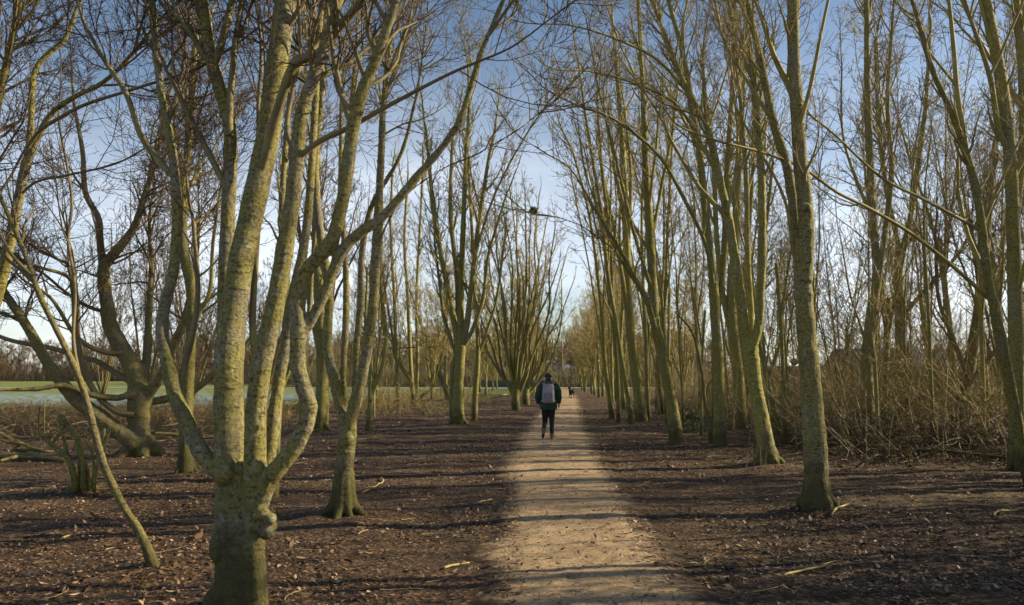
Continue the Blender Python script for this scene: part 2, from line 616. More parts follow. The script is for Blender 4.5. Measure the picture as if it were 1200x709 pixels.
# leaf litter -------------------------------------------------------
def leaves(n_by_zone, seed, shape, size, tilt, path_keep, name, tint_pow=1.0):
    r = np.random.default_rng(seed)
    X, Y = [], []
    for y0, y1, dens in n_by_zone:
        area = .67 * (y1 ** 2 - y0 ** 2) + 4 * (y1 - y0)
        n = int(area * dens)
        y = np.sqrt(r.uniform(y0 ** 2, y1 ** 2, n))
        x = r.uniform(-1, 1, n) * (.67 * y + 2)
        X.append(x); Y.append(y)
    X, Y = np.concatenate(X), np.concatenate(Y)
    e = np.abs(X - path_x(Y)) - path_w(Y)
    keep = r.random(len(X)) < np.where(e < -.25, path_keep, np.where(e < .1, path_keep * 4 + .1, 1.0))
    patch = .55 * vnoise(X, Y, 2.3, 31) + .45 * vnoise(X, Y, .6, 32)
    keep &= (r.random(len(X)) < np.clip((patch - .22) * 2.2, .08, 1)) | (e < 0)
    keep &= ~((X < -.34 * Y - 1) & (Y > 41))
    X, Y, e = X[keep], Y[keep], e[keep]
    n = len(X)
    m = len(shape)
    yaw = r.uniform(0, 2 * np.pi, n)
    tl = np.radians(np.abs(r.normal(0, tilt, n)))
    ta = r.uniform(0, 2 * np.pi, n)
    sz = size[0] * np.exp(r.normal(0, size[1], n)) * (1 + np.clip((Y - 15) / 40, 0, 1.0))
    curl = r.normal(.0, .35, n)
    pts = np.concatenate([[[0, 0]], shape])          # centre + outline
    lx = pts[None, :, 0] * r.uniform(.6, 1.0, n)[:, None]
    ly = np.repeat(pts[None, :, 1], n, 0)
    lz = curl[:, None] * (lx ** 2) * 1.2 + r.normal(0, .3, n)[:, None] * ly ** 2
    c, s = np.cos(yaw)[:, None], np.sin(yaw)[:, None]
    x1, y1 = lx * c - ly * s, lx * s + ly * c
    # tilt about a random axis
    ux, uy = np.cos(ta)[:, None], np.sin(ta)[:, None]
    along = x1 * ux + y1 * uy
    across = -x1 * uy + y1 * ux
    ct, st = np.cos(tl)[:, None], np.sin(tl)[:, None]
    a2 = across * ct - lz * st
    z2 = across * st + lz * ct
    wx, wy = along * ux - a2 * uy, along * uy + a2 * ux
    V = np.stack([wx, wy, z2], -1) * sz[:, None, None]
    zmin = V[..., 2].min(1, keepdims=True)
    g = np.where(e < 0, .03, gh(X, Y))
    V[..., 2] += g[:, None] - zmin * .75 + .004
    V[..., 0] += X[:, None]
    V[..., 1] += Y[:, None]
    b = (np.arange(n) * (m + 1))[:, None]
    k = np.arange(m)[None, :]
    T = np.stack([np.broadcast_to(b, (n, m)), b + 1 + k, b + 1 + (k + 1) % m], -1).reshape(-1, 3)
    tint = np.repeat(r.random(n) ** tint_pow, m + 1)
    return np_mesh(name, V.reshape(-1, 3), [T], False, {'tint': tint})

def leaf_mat():
    k = NT('dead_leaves')
    t = k.attr('tint')
    c = k.ramp(t, [(0, (.04, .025, .016)), (.35, (.09, .053, .03)), (.6, (.18, .105, .055)), (.82, (.30, .185, .105)), (1, (.50, .36, .24))])
    k.col(c)
    k.rough(.55)
    k.b.inputs['Specular IOR Level'].default_value = .4
    return k.m
M_LEAF = leaf_mat()
oval = np.array([[0, -1], [.42, -.35], [.5, .15], [.22, .7], [0, 1.05], [-.25, .65], [-.5, .1], [-.4, -.4]]) * .5
star = []
for q, (a, rr_) in enumerate([(-90, .25), (-62, .55), (-35, .45), (-8, .95), (22, .5), (52, .95), (72, .55), (90, 1.15), (108, .55), (128, .95), (158, .5), (188, .95), (215, .45), (242, .55)]):
    star.append([math.cos(math.radians(a)) * rr_ * .5, math.sin(math.radians(a)) * rr_ * .5])
star = np.array(star)
l1 = link('leaf_litter', leaves([(4.2, 10, 900), (10, 20, 380), (20, 40, 110), (40, 75, 16)], 3, oval, (.034, .42), 24, .10, 'leaf_litter', 1.7), M_LEAF)
tag(l1, kind='stuff')
l2 = link('maple_leaf_litter', leaves([(4.2, 10, 80), (10, 20, 40)], 5, star, (.046, .30), 26, .03, 'maple_leaf_litter', 1.15), M_LEAF)
tag(l2, kind='stuff')

# fine twigs lying on the floor
tw = Soup()
n = 1500
y = np.sqrt(RNG.uniform(4.4 ** 2, 30 ** 2, n)); x = RNG.uniform(-1, 1, n) * (.67 * y + 1)
e = np.abs(x - path_x(y)) - path_w(y)
k_ = e > -.05
x, y = x[k_], y[k_]
a = RNG.uniform(0, math.pi, len(x)); L = RNG.uniform(.08, .38, len(x))
s = np.linspace(-.5, .5, 5)
P = np.empty((len(x), 5, 3))
bend = RNG.normal(0, .12, len(x))
for j in range(5):
    bx = s[j] * L; by = bend * L * (s[j] ** 2 * 4 - .5)
    P[:, j, 0] = x + bx * np.cos(a) - by * np.sin(a)
    P[:, j, 1] = y + bx * np.sin(a) + by * np.cos(a)
    P[:, j, 2] = gh(P[:, j, 0], P[:, j, 1]) + .015
R = np.repeat(RNG.uniform(.0018, .0045, len(x))[:, None], 5, 1) * np.linspace(1.1, .6, 5)
tw.tube(P, R, 4)
tag(link('twig_litter', tw.mesh('twig_litter'), M_TWIG_TAN), kind='stuff')

# larger sticks: one object each
STICKS = [((520, 668), (548, 661), .012, 'short pale dead stick on the soil between the big maple and the path'),
          ((448, 560), (432, 575), .012, 'bent pale stick lying behind the flared root of the twin-stemmed maple'),
          ((672, 543), (560, 553), 0, ''),
          ((556, 591), (576, 586), .010, 'pale straight stick lying at the edge of the sandy path'),
          ((974, 608), (1010, 596), .013, 'pale crooked stick beside the foot of the tall single maple'),
          ((918, 677), (975, 661), .012, 'long thin bent stick in the dark leaves near the bottom edge'),
          ((1166, 607), (1200, 596), .012, 'pale forked stick in the leaves at the right-hand frame edge'),
          ((70, 632), (92, 625), .010, 'thin grey stick on the dark soil before the leaning sapling'),
          ((862, 545), (826, 541), .013, 'pale fallen stick between two maples on the path side'),
          ((40, 569), (63, 570), .012, 'short tan stick on the soil beside the coppiced stump')]
def floor_stick(p0, p1, r, label, name='fallen_stick', cat='stick', mat=None, fork=True, sag=.06):
    A, B = gpt(*p0), gpt(*p1)
    d = B - A
    L = np.linalg.norm(d)
    pr = np.array([-d[1], d[0], 0]) / L
    pts = []
    for t in np.linspace(0, 1, 7):
        q = A + d * t + pr * L * sag * math.sin(t * math.pi * 1.3) + pr * L * .02 * random.uniform(-1, 1)
        q[2] = gh(q[0], q[1]) + r + .012
        pts.append(q)
    sp = Soup()
    poly_tube(sp, pts, [r, r * .9, r * .55], 18, 7)
    if fork and L > .25:
        q = np.array(pts[4]); e_ = nrm(d) * .6 + pr * .5 * random.choice([-1, 1])
        f = q + e_ * L * .28
        f[2] = gh(f[0], f[1]) + r * .7 + .03
        poly_tube(sp, [q, (q + f) / 2 + [0, 0, .01], f], [r * .6, r * .45, r * .3], 8, 6)
    o = link(name, sp.mesh(name, A), mat or M_TWIG_TAN, loc=A)
    tag(o, label, cat)
    return o
for p0, p1, r, lb in STICKS:
    if r: floor_stick(p0, p1, r, lb)

# ------------------------------------------------------------------ trees
def local_fan_roots(sp, base, r, n, reach=2.0, h=.5):
    for k in range(n):
        a = 2 * math.pi * (k + random.uniform(-.3, .3)) / n
        u = np.array([math.cos(a), math.sin(a), 0])
        rc = reach * random.uniform(.75, 1.25)
        poly_tube(sp, [base + u * r * .45 + [0, 0, h * 1.3], base + u * r * .72 + [0, 0, h * .55], base + u * r * 1.15 + [0, 0, .10], base + u * r * rc + [0, 0, -.03], base + u * r * rc * 1.35 + [0, 0, -.12]],
                  [r * .42, r * .42, r * .36, r * .24, r * .12], 12, 8)

def tree(label, solid, thin=(), d=10, name='bare_tree', cat='tree', group=None, bark=None, twig=None, voxel=None, smooth=8, roots=0, reach=1.9,
         root_h=.45, knots=(), crown_on=None, crown_kw=None, sink=.25, base_add=()):
    """solid: limbs in the trunk mesh, first one is the bole; thin: limbs kept as crown tubes"""
    b = solid[0][0][0].copy()
    b[2] = 0.0
    o = empty(name, b)
    tag(o, label, cat, group)
    sp = Soup()
    solid = list(solid)
    P0, R0 = solid[0]
    if voxel:
        solid = [(P, np.maximum(R - voxel * .4, voxel * .9)) for P, R in solid]
    for (P, R) in solid:
        sp.tube(P[None], (R * (1 + .04 * np.interp(np.linspace(0, 9, KL), np.arange(10), RNG.standard_normal(10)) + .08 * (RNG.random(KL) < .10)))[None], 14, caps=True)
    # bole goes below the floor with a slight flare
    poly_tube(sp, [P0[0] - [0, 0, P0[0][2] + sink], P0[0], P0[1], P0[2], P0[4]], [R0[0] * 1.2, R0[0] * 1.18, R0[0] * 1.1, R0[0] * 1.03, R0[4] * .9], 10, 14)
    if roots:
        local_fan_roots(sp, P0[0] * [1, 1, 0], R0[0], roots, reach, root_h)
    for c, r in knots:
        ellipsoid(sp, c, r)
    if voxel:
        me = blend_mesh(sp, 'trunk', voxel, smooth, off=b)
        roughen(me, voxel * .4)
    else:
        me = sp.mesh('trunk', b)
    link('trunk', me, bark or M_BARK, o)
    cs = Soup()
    for (P, R) in thin:
        cs.tube(P[None], R[None], 7)
    kw = dict(crown_kw or {})
    on = [l for l in (crown_on if crown_on is not None else solid[1:] if len(solid) > 1 else solid)] + list(thin)
    crown(on, d, cs, **kw)
    link('crown', cs.mesh('crown', b), twig or M_TWIG, o)
    return o

# --- the big many-stemmed maple in front, left
D = 5.6
boleA = limb([(273, 738), (273, 690), (272, 640), (271, 600), (270, 560), (269, 520)], D, D, [58, 50, 46, 45, 42, 26])
boleB = limb([(301, 738), (299, 690), (297, 640), (299, 600), (303, 565)], D - .1, D - .12, [38, 32, 29, 31, 20])
boleC = limb([(287, 738), (286, 690), (285, 640), (285, 580), (286, 540)], D - .03, D - .03, [52, 44, 40, 36, 22])
A = limb([(271, 560), (268, 480), (269, 410), (276, 350), (284, 300), (294, 254), (305, 203), (315, 152), (325, 76), (335, 0)], D, 6.0, [44, 41, 37, 35, 33, 31], 5)
G = limb([(273, 520), (267, 440), (264, 355), (267, 254), (270, 190), (268, 140), (249, 76), (236, 0)], D + .22, 6.3, [22, 23, 20, 19], 4)
G2 = limb([(269, 160), (270, 115), (276, 51), (284, 0)], 6.1, 6.3, [11, 9, 8], 2)
B = limb([(299, 600), (299, 540), (300, 481), (306, 430), (314, 395), (324, 350), (334, 290), (345, 218), (349, 170), (355, 127), (376, 66), (396, 0)], D - .1, 5.3, [34, 30, 29, 26, 24, 21, 18], 4)
C = limb([(300, 606), (316, 560), (344, 527), (363, 483), (356, 455), (349, 430), (349, 390), (349, 350), (354, 325), (370, 303), (388, 284), (403, 228), (418, 127), (444, 61), (464, 0)], D - .12, 5.0, [26, 26, 24, 22, 20, 18, 15], 3)
Dl = limb([(308, 575), (318, 520), (322, 480), (330, 430), (338, 390), (345, 340), (356, 290), (362, 240), (368, 150), (372, 60), (378, 0)], D + .05, 6.2, [20, 18, 15, 12, 10], 3)
E = limb([(350, 404), (366, 372), (378, 350), (395, 305), (408, 285), (425, 270), (444, 259), (484, 213), (530, 157), (545, 125), (550, 107), (566, 56), (590, 0)], 5.35, 5.0, [16, 17, 16, 13, 11, 9], 3.5)
F = limb([(303, 215), (316, 165), (327, 125), (345, 76), (376, 61), (400, 30), (425, 0)], 5.85, 5.2, [13, 14, 13, 11], 1.5)
H = limb([(266, 560), (243, 542), (230, 520), (218, 492), (205, 465), (202, 451), (193, 410), (190, 390), (192, 360), (203, 320), (208, 258), (204, 200), (200, 165), (190, 115), (183, 60), (178, 0)], D, 6.4, [24, 21, 18, 15, 13, 11], 3)
H2 = limb([(205, 208), (187, 190), (165, 158), (148, 110), (122, 70), (100, 30)], 6.1, 6.6, [10, 8, 5], 1)
H3 = limb([(206, 470), (216, 430), (226, 390), (232, 340), (228, 280)], 5.8, 6.1, [9, 8, 6], 1)
J = limb([(350, 184), (375, 165), (408, 150), (464, 119), (530, 85), (590, 60)], 5.35, 4.9, [9, 7, 5, 3], 1)
J2 = limb([(346, 180), (336, 150), (344, 100), (352, 60), (350, 0)], 5.4, 5.7, [8, 6, 5], 1)
J3 = limb([(300, 420), (296, 380), (300, 300), (304, 230), (303, 120)], 5.75, 6.2, [10, 8, 6], 2)
knots = [(at(307, 614, D - .12), (.085, .08, .08)), (at(316, 608, D - .2), (.05, .05, .045)), (at(313, 624, D - .2), (.055, .05, .05)), (at(320, 617, D - .12), (.03, .04, .04)), (at(306, 602, D - .2), (.06, .05, .05)), (at(301, 476, D - .17), (.035, .04, .04)), (at(359, 478, 5.4), (.075, .075, .06)), (at(254, 640, D - .1), (.05, .06, .12)), (at(262, 556, D - .1), (.07, .08, .08))]
tree('big old maple with a gnarled burled foot dividing into many thick stems', [boleA, boleB, boleC, A, G, B, C, E, Dl, H], [G2, F, H2, H3, J, J2, J3], 5.6, 'multistem_maple', bark=M_BARK_HERO, voxel=.011, smooth=4,
     roots=6, reach=1.15, root_h=.2, knots=knots, twig=M_TWIG_NEAR, crown_on=[A, G, B, C, E, Dl, H], crown_kw=dict(dens=(3.0, 4.6, 7), t0=.4, zmin=2.1, sec=.55))

# --- twin maple with flared roots
D = 9.4
b0 = limb([(402, 606), (402, 575), (404, 545), (408, 508)], D, D, [33, 25, 24, 26])
L3 = [b0,
      limb([(406, 530), (403, 495), (390, 440), (383, 400), (386, 350), (380, 300), (372, 250), (370, 180), (378, 100), (380, 20)], D, 9.9, [16, 15, 13, 11, 9], 4),
      limb([(407, 530), (412, 488), (422, 450), (432, 400), (438, 350), (441, 284), (446, 200), (449, 127), (459, 25), (462, 0)], D, 9.0, [22, 17, 16, 12, 10, 8], 4),
      limb([(404, 490), (402, 440), (404, 400), (406, 350), (404, 290), (400, 220), (410, 140), (418, 50), (420, 0)], 9.6, 10.2, [10, 11, 9, 7], 4),
      limb([(440, 290), (470, 235), (515, 200), (560, 180), (610, 150)], 9.2, 8.2, [6, 5, 4, 2.5], 1.0),
      limb([(416, 460), (417, 416), (420, 380), (423, 350), (424, 300), (436, 240), (470, 180), (490, 100)], 9.5, 9.2, [11, 12, 9, 6], 3)]
tree('twin-stemmed maple with flaring mossy roots, pale sunlit stems beside the path', L3, [], D, 'multistem_maple', bark=M_BARK_HERO, voxel=.016, smooth=5, roots=7, reach=2.1, root_h=.4,
     knots=[(at(408, 515, D - .15), (.07, .07, .08))], crown_kw=dict(dens=(3.2, 4.6, 7), t0=.42, zmin=2.6))

# --- leaning sapling in front, left
D = 6.7
s1 = limb([(182, 670), (165, 625), (147, 598), (128, 560), (119, 537), (110, 502), (94, 446), (70, 394), (48, 350), (32, 305), (14, 262), (-4, 220)], D, 6.9, [13, 11.5, 11, 10.5, 10, 9, 8, 6], 1.2)
s2 = limb([(94, 446), (86, 400), (88, 350), (86, 320), (80, 280), (84, 230), (70, 150)], 6.9, 7.3, [5, 4, 3], 1)
tree('thin dark olive sapling leaning far over toward the frosty field', [s1], [s2], D, 'leaning_sapling', bark=M_BARK_DARK, twig=M_TWIG_NEAR, voxel=.009, smooth=3, roots=0, crown_on=[s1], crown_kw=dict(dens=(2.2, 3.6, 5), t0=.5, l1=(.5, 1.6)))

# --- maple just outside the left edge reaching in
D = 7.4
q0 = limb([(-78, 660), (-66, 600), (-50, 520), (-25, 420), (0, 335), (12, 282), (23, 227), (31, 189)], D, 7.2, [30, 24, 18, 17, 16, 14])
q1 = limb([(31, 195), (36, 150), (40, 86), (60, 60), (76, 46), (94, 0)], 7.2, 7.3, [12, 10, 8], 2)
q2 = limb([(31, 195), (45, 160), (61, 132), (90, 112), (122, 96), (157, 61), (190, 20), (208, 5)], 7.2, 6.7, [11, 10, 8, 6], 1.5)
q3 = limb([(-60, 570), (-48, 380), (-22, 210), (0, 110), (12, 55), (22, 0)], 7.5, 7.6, [16, 15, 13, 11], 3)
q4 = limb([(33, 172), (48, 152), (70, 138), (101, 122), (167, 101), (239, 76), (325, 15), (360, -20)], 7.1, 6.2, [6, 4.5, 3.5, 2.5], .5)
q5 = limb([(26, 226), (45, 212), (80, 205), (140, 190), (190, 160)], 7.1, 6.8, [4, 3, 2], .5)
tree('smooth maple with moss-green stems at the far edge nearest the field', [q0, q1, q2, q3], [q4, q5], D, 'bare_maple', voxel=.014, smooth=4, roots=4, twig=M_TWIG_NEAR, crown_kw=dict(dens=(4.2, 5.2, 8), t0=.3, sec=.7))

# --- spreading oak
D = 16.0
k0 = limb([(164, 540), (164, 510), (163, 480), (164, 452)], D, D, [42, 31, 30, 34])
O = [k0,
     limb([(160, 524), (148, 512), (118, 490), (86, 465), (70, 445), (56, 426), (30, 380), (10, 350), (-20, 300)], D - .2, 14.8, [23, 21, 19, 15, 12, 9], 3),
     limb([(163, 470), (160, 442), (150, 420), (138, 400), (129, 380), (125, 354), (122, 330), (122, 312), (140, 290), (158, 265), (166, 240), (174, 215), (180, 190)], D, 16.6, [28, 25, 21, 18, 14, 10, 8], 3),
     limb([(167, 474), (180, 455), (195, 430), (205, 400), (215, 380), (222, 350), (230, 300)], D, 15.5, [15, 14, 11, 8], 2.5),
     limb([(170, 472), (200, 466), (230, 455), (262, 428)], D + .1, 16.8, [12, 12, 9], 2),
     limb([(158, 458), (140, 466), (110, 463), (75, 452), (40, 456), (0, 457), (-40, 462)], D - .2, 14.4, [11, 10, 8, 6], 1.5),
     limb([(166, 455), (172, 420), (174, 380), (176, 350), (177, 300), (175, 260), (180, 220)], D + .2, 17, [15, 11, 8, 5], 2)]
Ot = [limb([(121, 320), (117, 280), (115, 255), (100, 225), (97, 180), (90, 140)], 16.4, 16, [11, 8, 5], 2),
      limb([(158, 486), (140, 484), (121, 471), (106, 451), (95, 420), (91, 390), (90, 350), (85, 300)], D - .3, 15, [8, 8, 6, 4], 1.5),
      limb([(160, 452), (140, 440), (110, 422), (60, 408), (10, 398), (-30, 380)], D, 17, [8, 7, 5], 1),
      limb([(126, 366), (105, 360), (80, 345), (50, 320), (20, 300)], 16.3, 15.5, [6, 4, 3], 1),
      limb([(146, 414), (120, 412), (90, 395), (60, 350), (30, 330)], 16.0, 15.2, [8, 6, 3], 1),
      limb([(90, 356), (80, 325), (35, 310), (0, 290)], 15.4, 14.6, [6, 5, 3], 1),
      limb([(88, 396), (86, 350), (80, 312), (70, 305), (45, 292)], 15.6, 15.0, [7, 5, 4], 1)]
tree('dark spreading oak with a huge low limb sweeping sideways before the frosty field', O, Ot, D, 'spreading_oak', bark=M_BARK_DARK, twig=M_TWIG_BROWN, voxel=.026, smooth=4, roots=6, reach=1.7, root_h=.35,
     crown_kw=dict(dens=(2.6, 4.2, 5), t0=.3, ang=(35, 80), up=.06, zmin=2.6, l1=(.9, 2.6), l2=(.4, 1.4), sec=.4))

# --- slim tree behind the big maple's left stem
t_ = [limb([(217, 558), (218, 500), (221, 440), (224, 390), (224, 340), (214, 283), (216, 230), (222, 150), (228, 60)], 13.3, 13.6, [19, 16, 14, 12, 10, 7], 3)]
tree('slim straight maple standing beside the spreading oak', t_, [limb([(223, 400), (232, 370), (246, 340), (250, 280), (262, 200)], 13.4, 13, [7, 5, 3], 1.5)], 13.3, 'bare_maple', roots=3, crown_on=t_, crown_kw=dict(dens=(3, 4, 5), t0=.4))

# --- ivy-tangled maple behind
t_ = [limb([(375, 503), (377, 470), (378, 430), (376, 380), (372, 320), (370, 260), (372, 180), (368, 90)], 25, 25.5, [19, 16, 14, 11, 9, 7], 3),
      limb([(377, 440), (384, 380), (392, 310), (398, 240), (400, 120)], 25, 24.5, [9, 8, 5], 3), limb([(376, 420), (362, 350), (352, 280), (340, 190)], 25, 25.5, [8, 6, 4], 3)]
tree('distant maple tangled with brown twigs behind the twin-stemmed maple', t_, [], 25, 'bare_maple', roots=3, crown_on=t_, twig=M_TWIG_BROWN, crown_kw=dict(dens=(3.2, 3.4, 3.5), t0=.25))

# --- thick-trunked fan maple left of the path
t_ = [limb([(537, 501), (537, 470), (538, 440), (540, 405)], 27, 27, [18, 15, 14, 15]),
      limb([(538, 420), (533, 380), (523, 330), (512, 270), (505, 215), (500, 160)], 27, 27.5, [9, 8, 6, 4], 3),
      limb([(539, 415), (540, 370), (541, 320), (543, 260), (545, 200), (550, 120)], 27, 26.5, [10, 9, 6, 4], 3),
      limb([(540, 412), (547, 380), (553, 330), (560, 270), (572, 190)], 27, 26, [9, 7, 5], 3),
      limb([(539, 425), (529, 400), (520, 370), (515, 330), (510, 290)], 27, 28, [6, 5, 3], 2),
      limb([(531, 496), (530, 460), (532, 430), (537, 400), (536, 330), (528, 250), (530, 170)], 27.2, 27.5, [9, 8, 7, 4], 2.5),
      limb([(556, 300), (575, 240), (598, 190), (625, 145), (650, 110)], 26.5, 24, [4, 3, 2.5, 2], 1.5),
      limb([(541, 410), (552, 390), (566, 350), (572, 300), (590, 240)], 27, 26, [6, 5, 3], 2)]
tree('thick-trunked maple fanning into upright stems left of the walker', t_, [], 27, 'multistem_maple', bark=M_BARK_MOSSY, roots=5, reach=1.15, root_h=.3, crown_on=t_[1:], crown_kw=dict(dens=(3.0, 3.2, 3.5), t0=.25, ang=(18, 45)))
t_ = [limb([(556, 496), (557, 460), (560, 420), (559, 380), (556, 330), (552, 250), (548, 180)], 29.7, 29.5, [8, 6, 5, 4], 2), limb([(560, 418), (570, 390), (582, 350), (590, 290)], 29.7, 29.4, [4, 3], 2)]
tree('slender pale pole of a maple close behind the thick-trunked one', t_, [], 29.7, 'bare_maple', crown_on=t_, bark=M_BARK_MOSSY, crown_kw=dict(dens=(3.0, 3, 3), t0=.3, ang=(18, 45)))

def fan(px, py, d, tops, h0, w, tilt=0):
    """multi-stemmed fan: short bole then stems to the given top pixels"""
    out = [limb([(px, py), (px - 1, py - 12 * 40 / d), (px - 1, py - 24 * 40 / d)], d, d, [w * 1.6, w * 1.4, w * 1.5])]
    for j, (tx, ty) in enumerate(tops):
        y0 = py - random.uniform(10, 24) * 40 / d
        bow = random.uniform(.45, .75)
        kq = 260 / d
        m1 = (px + (tx - px) * bow * .55 + random.uniform(-.4, .4) * kq, y0 - (y0 - ty) * .22)
        m2 = (px + (tx - px) * bow + random.uniform(-1, 1) * kq, y0 - (y0 - ty) * .5)
        m3 = (px + (tx - px) * (.5 + bow * .5) + random.uniform(-1.2, 1.2) * kq, y0 - (y0 - ty) * .75)
        out.append(limb([(px + random.uniform(-2, 2), y0), m1, m2, m3, (tx, ty)], d, d + random.uniform(-1.8, 1.8), [w * random.uniform(.42, .66), w * random.uniform(.3, .42), w * .18], 1.2))
    return out
t_ = fan(605, 481, 39.5, [(543, 330), (553, 290), (562, 250), (572, 270), (580, 235), (590, 250), (598, 225), (606, 240), (615, 222), (622, 250), (632, 228), (640, 262), (650, 270), (655, 310), (560, 340)], .5, 8)
tree('wide fan-shaped maple of many thin stems beside the walker', t_, [], 39.5, 'multistem_maple', bark=M_BARK_MOSSY, twig=M_TWIG_TAN, crown_on=t_[1:], crown_kw=dict(dens=(1.6, 2.0, 2.2), t0=.3, ang=(14, 40), sec=.28))
t_ = fan(617, 476, 48, [(598, 320), (606, 290), (618, 300), (628, 280), (640, 300), (650, 290), (662, 305), (672, 330), (658, 335)], .5, 7)
tree('second fan of thin maple stems, partly hidden behind the wider fan', t_, [], 48, 'multistem_maple', bark=M_BARK_MOSSY, twig=M_TWIG_TAN, crown_on=t_[1:], crown_kw=dict(dens=(1.6, 2.0, 2.0), t0=.3, ang=(14, 40), sec=.28))

# thin trees by the far shrubs, left
t_ = [limb([(485, 470), (481, 445), (470, 430), (462, 405), (450, 380), (440, 340)], 50, 50, [7, 5, 4], 2), limb([(485, 465), (482, 440), (480, 400), (478, 350), (474, 280), (478, 210)], 50, 50.5, [6, 5, 3], 2), limb([(488, 470), (489, 430), (489, 400), (488, 350), (492, 270), (496, 190)], 49, 49, [5, 4, 3], 2)]
tree('three-stemmed thin tree beside the olive bush and fallen branches', t_, [], 50, 'bare_tree', bark=M_BARK_MOSSY, crown_on=t_, crown_kw=dict(dens=(2, 2.2, 2), t0=.3))
t_ = [limb([(466, 463), (465, 430), (464, 405), (462, 350), (458, 270), (460, 200)], 46, 46, [5, 4, 3], 2), limb([(465, 425), (461, 412), (460, 395), (450, 330), (446, 280)], 46, 46, [3, 3, 2], 1.5), limb([(456, 408), (466, 408), (487, 407)], 46, 46, [2, 2, 1.5])]
tree('thin pole tree with one level crossing branch above the olive bush', t_, [], 46, 'bare_tree', bark=M_BARK_MOSSY, crown_on=t_[:2], crown_kw=dict(dens=(2, 2, 2), t0=.4))
t_ = [limb([(527, 470), (520, 450), (512, 432), (506, 415), (500, 395), (490, 370)], 47, 48, [8, 7, 5, 3], 2), limb([(514, 436), (518, 415), (522, 390), (524, 350)], 47, 47, [4, 3], 2)]
tree('dark crooked tree leaning away behind the thick-trunked maple', t_, [], 47, 'bare_tree', bark=M_BARK_DARK, twig=M_TWIG_BROWN, crown_on=t_, crown_kw=dict(dens=(3, 2.6, 2.4), t0=.3))
t_ = [limb([(432, 500), (436, 460), (448, 430), (452, 390), (446, 330), (448, 250)], 24, 25, [8, 6, 5, 4], 2), limb([(434, 470), (432, 430), (428, 390), (430, 330)], 24, 25, [5, 4, 3], 2)]
tree('curved thin tree just behind the twin-stemmed maple', t_, [], 24, 'bare_tree', bark=M_BARK_MOSSY, crown_on=t_, crown_kw=dict(dens=(2.2, 2.6, 3), t0=.3))
t_ = [limb([(320, 583), (322, 540), (326, 470), (333, 410), (336, 340), (330, 250), (338, 130)], 11.2, 11.6, [13, 11, 9, 7], 3), limb([(327, 460), (344, 420), (360, 380), (366, 310), (372, 210)], 11.3, 11.0, [8, 6, 4], 2)]
tree('thin mossy maple half hidden behind the big front maple', t_, [], 11.2, 'bare_maple', bark=M_BARK_MOSSY, roots=0, crown_on=t_, crown_kw=dict(dens=(2.6, 3.6, 4.5), t0=.4, zmin=2.5))

# --- right-hand row
D = 9.8
t_ = [limb([(958, 602), (957, 570), (955, 520), (950, 450), (946, 400), (942, 350), (940, 310), (940, 280)], D, D, [38, 32, 30, 28, 27, 27]),
      limb([(943, 330), (945, 290), (944, 244), (938, 190), (934, 127), (930, 60), (929, 0)], D - .05, 9.6, [22, 22, 20, 16], 5),
      limb([(938, 340), (936, 300), (933, 270), (924, 203), (906, 142), (893, 80), (881, 25), (875, 0)], D + .05, 10.3, [15, 16, 13, 9], 4)]
t2 = [limb([(938, 245), (945, 230), (943, 205), (950, 190)], D, 9.5, [9, 6, 4], .5), limb([(907, 145), (885, 110), (850, 50), (838, 0)], 10.1, 10.4, [6, 5, 3], 1.5), limb([(936, 150), (950, 100), (962, 40), (975, -20)], 9.6, 9.3, [7, 5, 4], 2), limb([(930, 300), (918, 230), (880, 160), (860, 120)], D, 9.4, [5, 4, 2], 1)]
tree('tall straight maple with one thick mottled trunk, nearest on the thicket side', t_, t2, D, 'bare_maple', bark=M_BARK_HERO, voxel=.015, smooth=5, roots=5, reach=1.05, root_h=.3, knots=[(at(931, 424, 9.72), (.05, .05, .05)), (at(944, 243, 9.5), (.08, .07, .06))],
     crown_kw=dict(dens=(2.4, 3.8, 5), t0=.35, zmin=3.2, ang=(20, 50)))
D = 14.6
t_ = [limb([(900, 550), (896, 515), (890, 480), (883, 440), (878, 402)], D, D, [30, 23, 21, 23]),
      limb([(878, 415), (872, 380), (866, 340), (855, 264), (845, 218), (828, 147), (803, 101), (785, 55), (773, 25), (765, 0)], D, 14.2, [14, 15, 12, 9, 7], 4),
      limb([(879, 412), (880, 368), (877, 320), (876, 280), (874, 200), (868, 120), (862, 50)], D + .2, 15, [10, 9, 7], 4),
      limb([(880, 414), (889, 381), (891, 340), (893, 300), (892, 203), (885, 120), (881, 76), (870, 0)], D - .1, 14.3, [14, 13, 11, 8], 4)]
tree('maple forking low into three upright stems, stray shoots around its foot', t_, [limb([(806, 108), (770, 70), (720, 45), (670, 30), (630, 28)], 14.4, 13, [5, 4, 3, 2], 1.5), limb([(852, 250), (862, 200), (864, 150), (858, 90)], 14.3, 14.5, [5, 4, 3], 2)], D, 'multistem_maple', bark=M_BARK_MOSSY, voxel=.02, smooth=4, roots=5, reach=1.05, root_h=.25,
     crown_kw=dict(dens=(2.6, 3.6, 4.2), t0=.3, ang=(18, 46), zmin=3))
D = 18.8
t_ = [limb([(844, 526), (843, 480), (842, 435), (839, 390), (836, 330)], D, D, [18, 15, 14, 14]),
      limb([(836, 340), (834, 310), (829, 270), (820, 180), (815, 150), (803, 76), (783, 0)], D, 18.5, [11, 10, 8, 6], 4),
      limb([(838, 375), (846, 330), (850, 270), (852, 200), (858, 110), (860, 30)], D + .1, 19, [9, 8, 5], 4),
      limb([(837, 345), (828, 290), (800, 230), (770, 180), (720, 140), (680, 125)], D, 17, [6, 5, 3], 2),
      limb([(816, 155), (790, 120), (750, 100), (700, 85), (655, 82)], 18.6, 16.5, [5, 4, 3, 2], 1.5)]
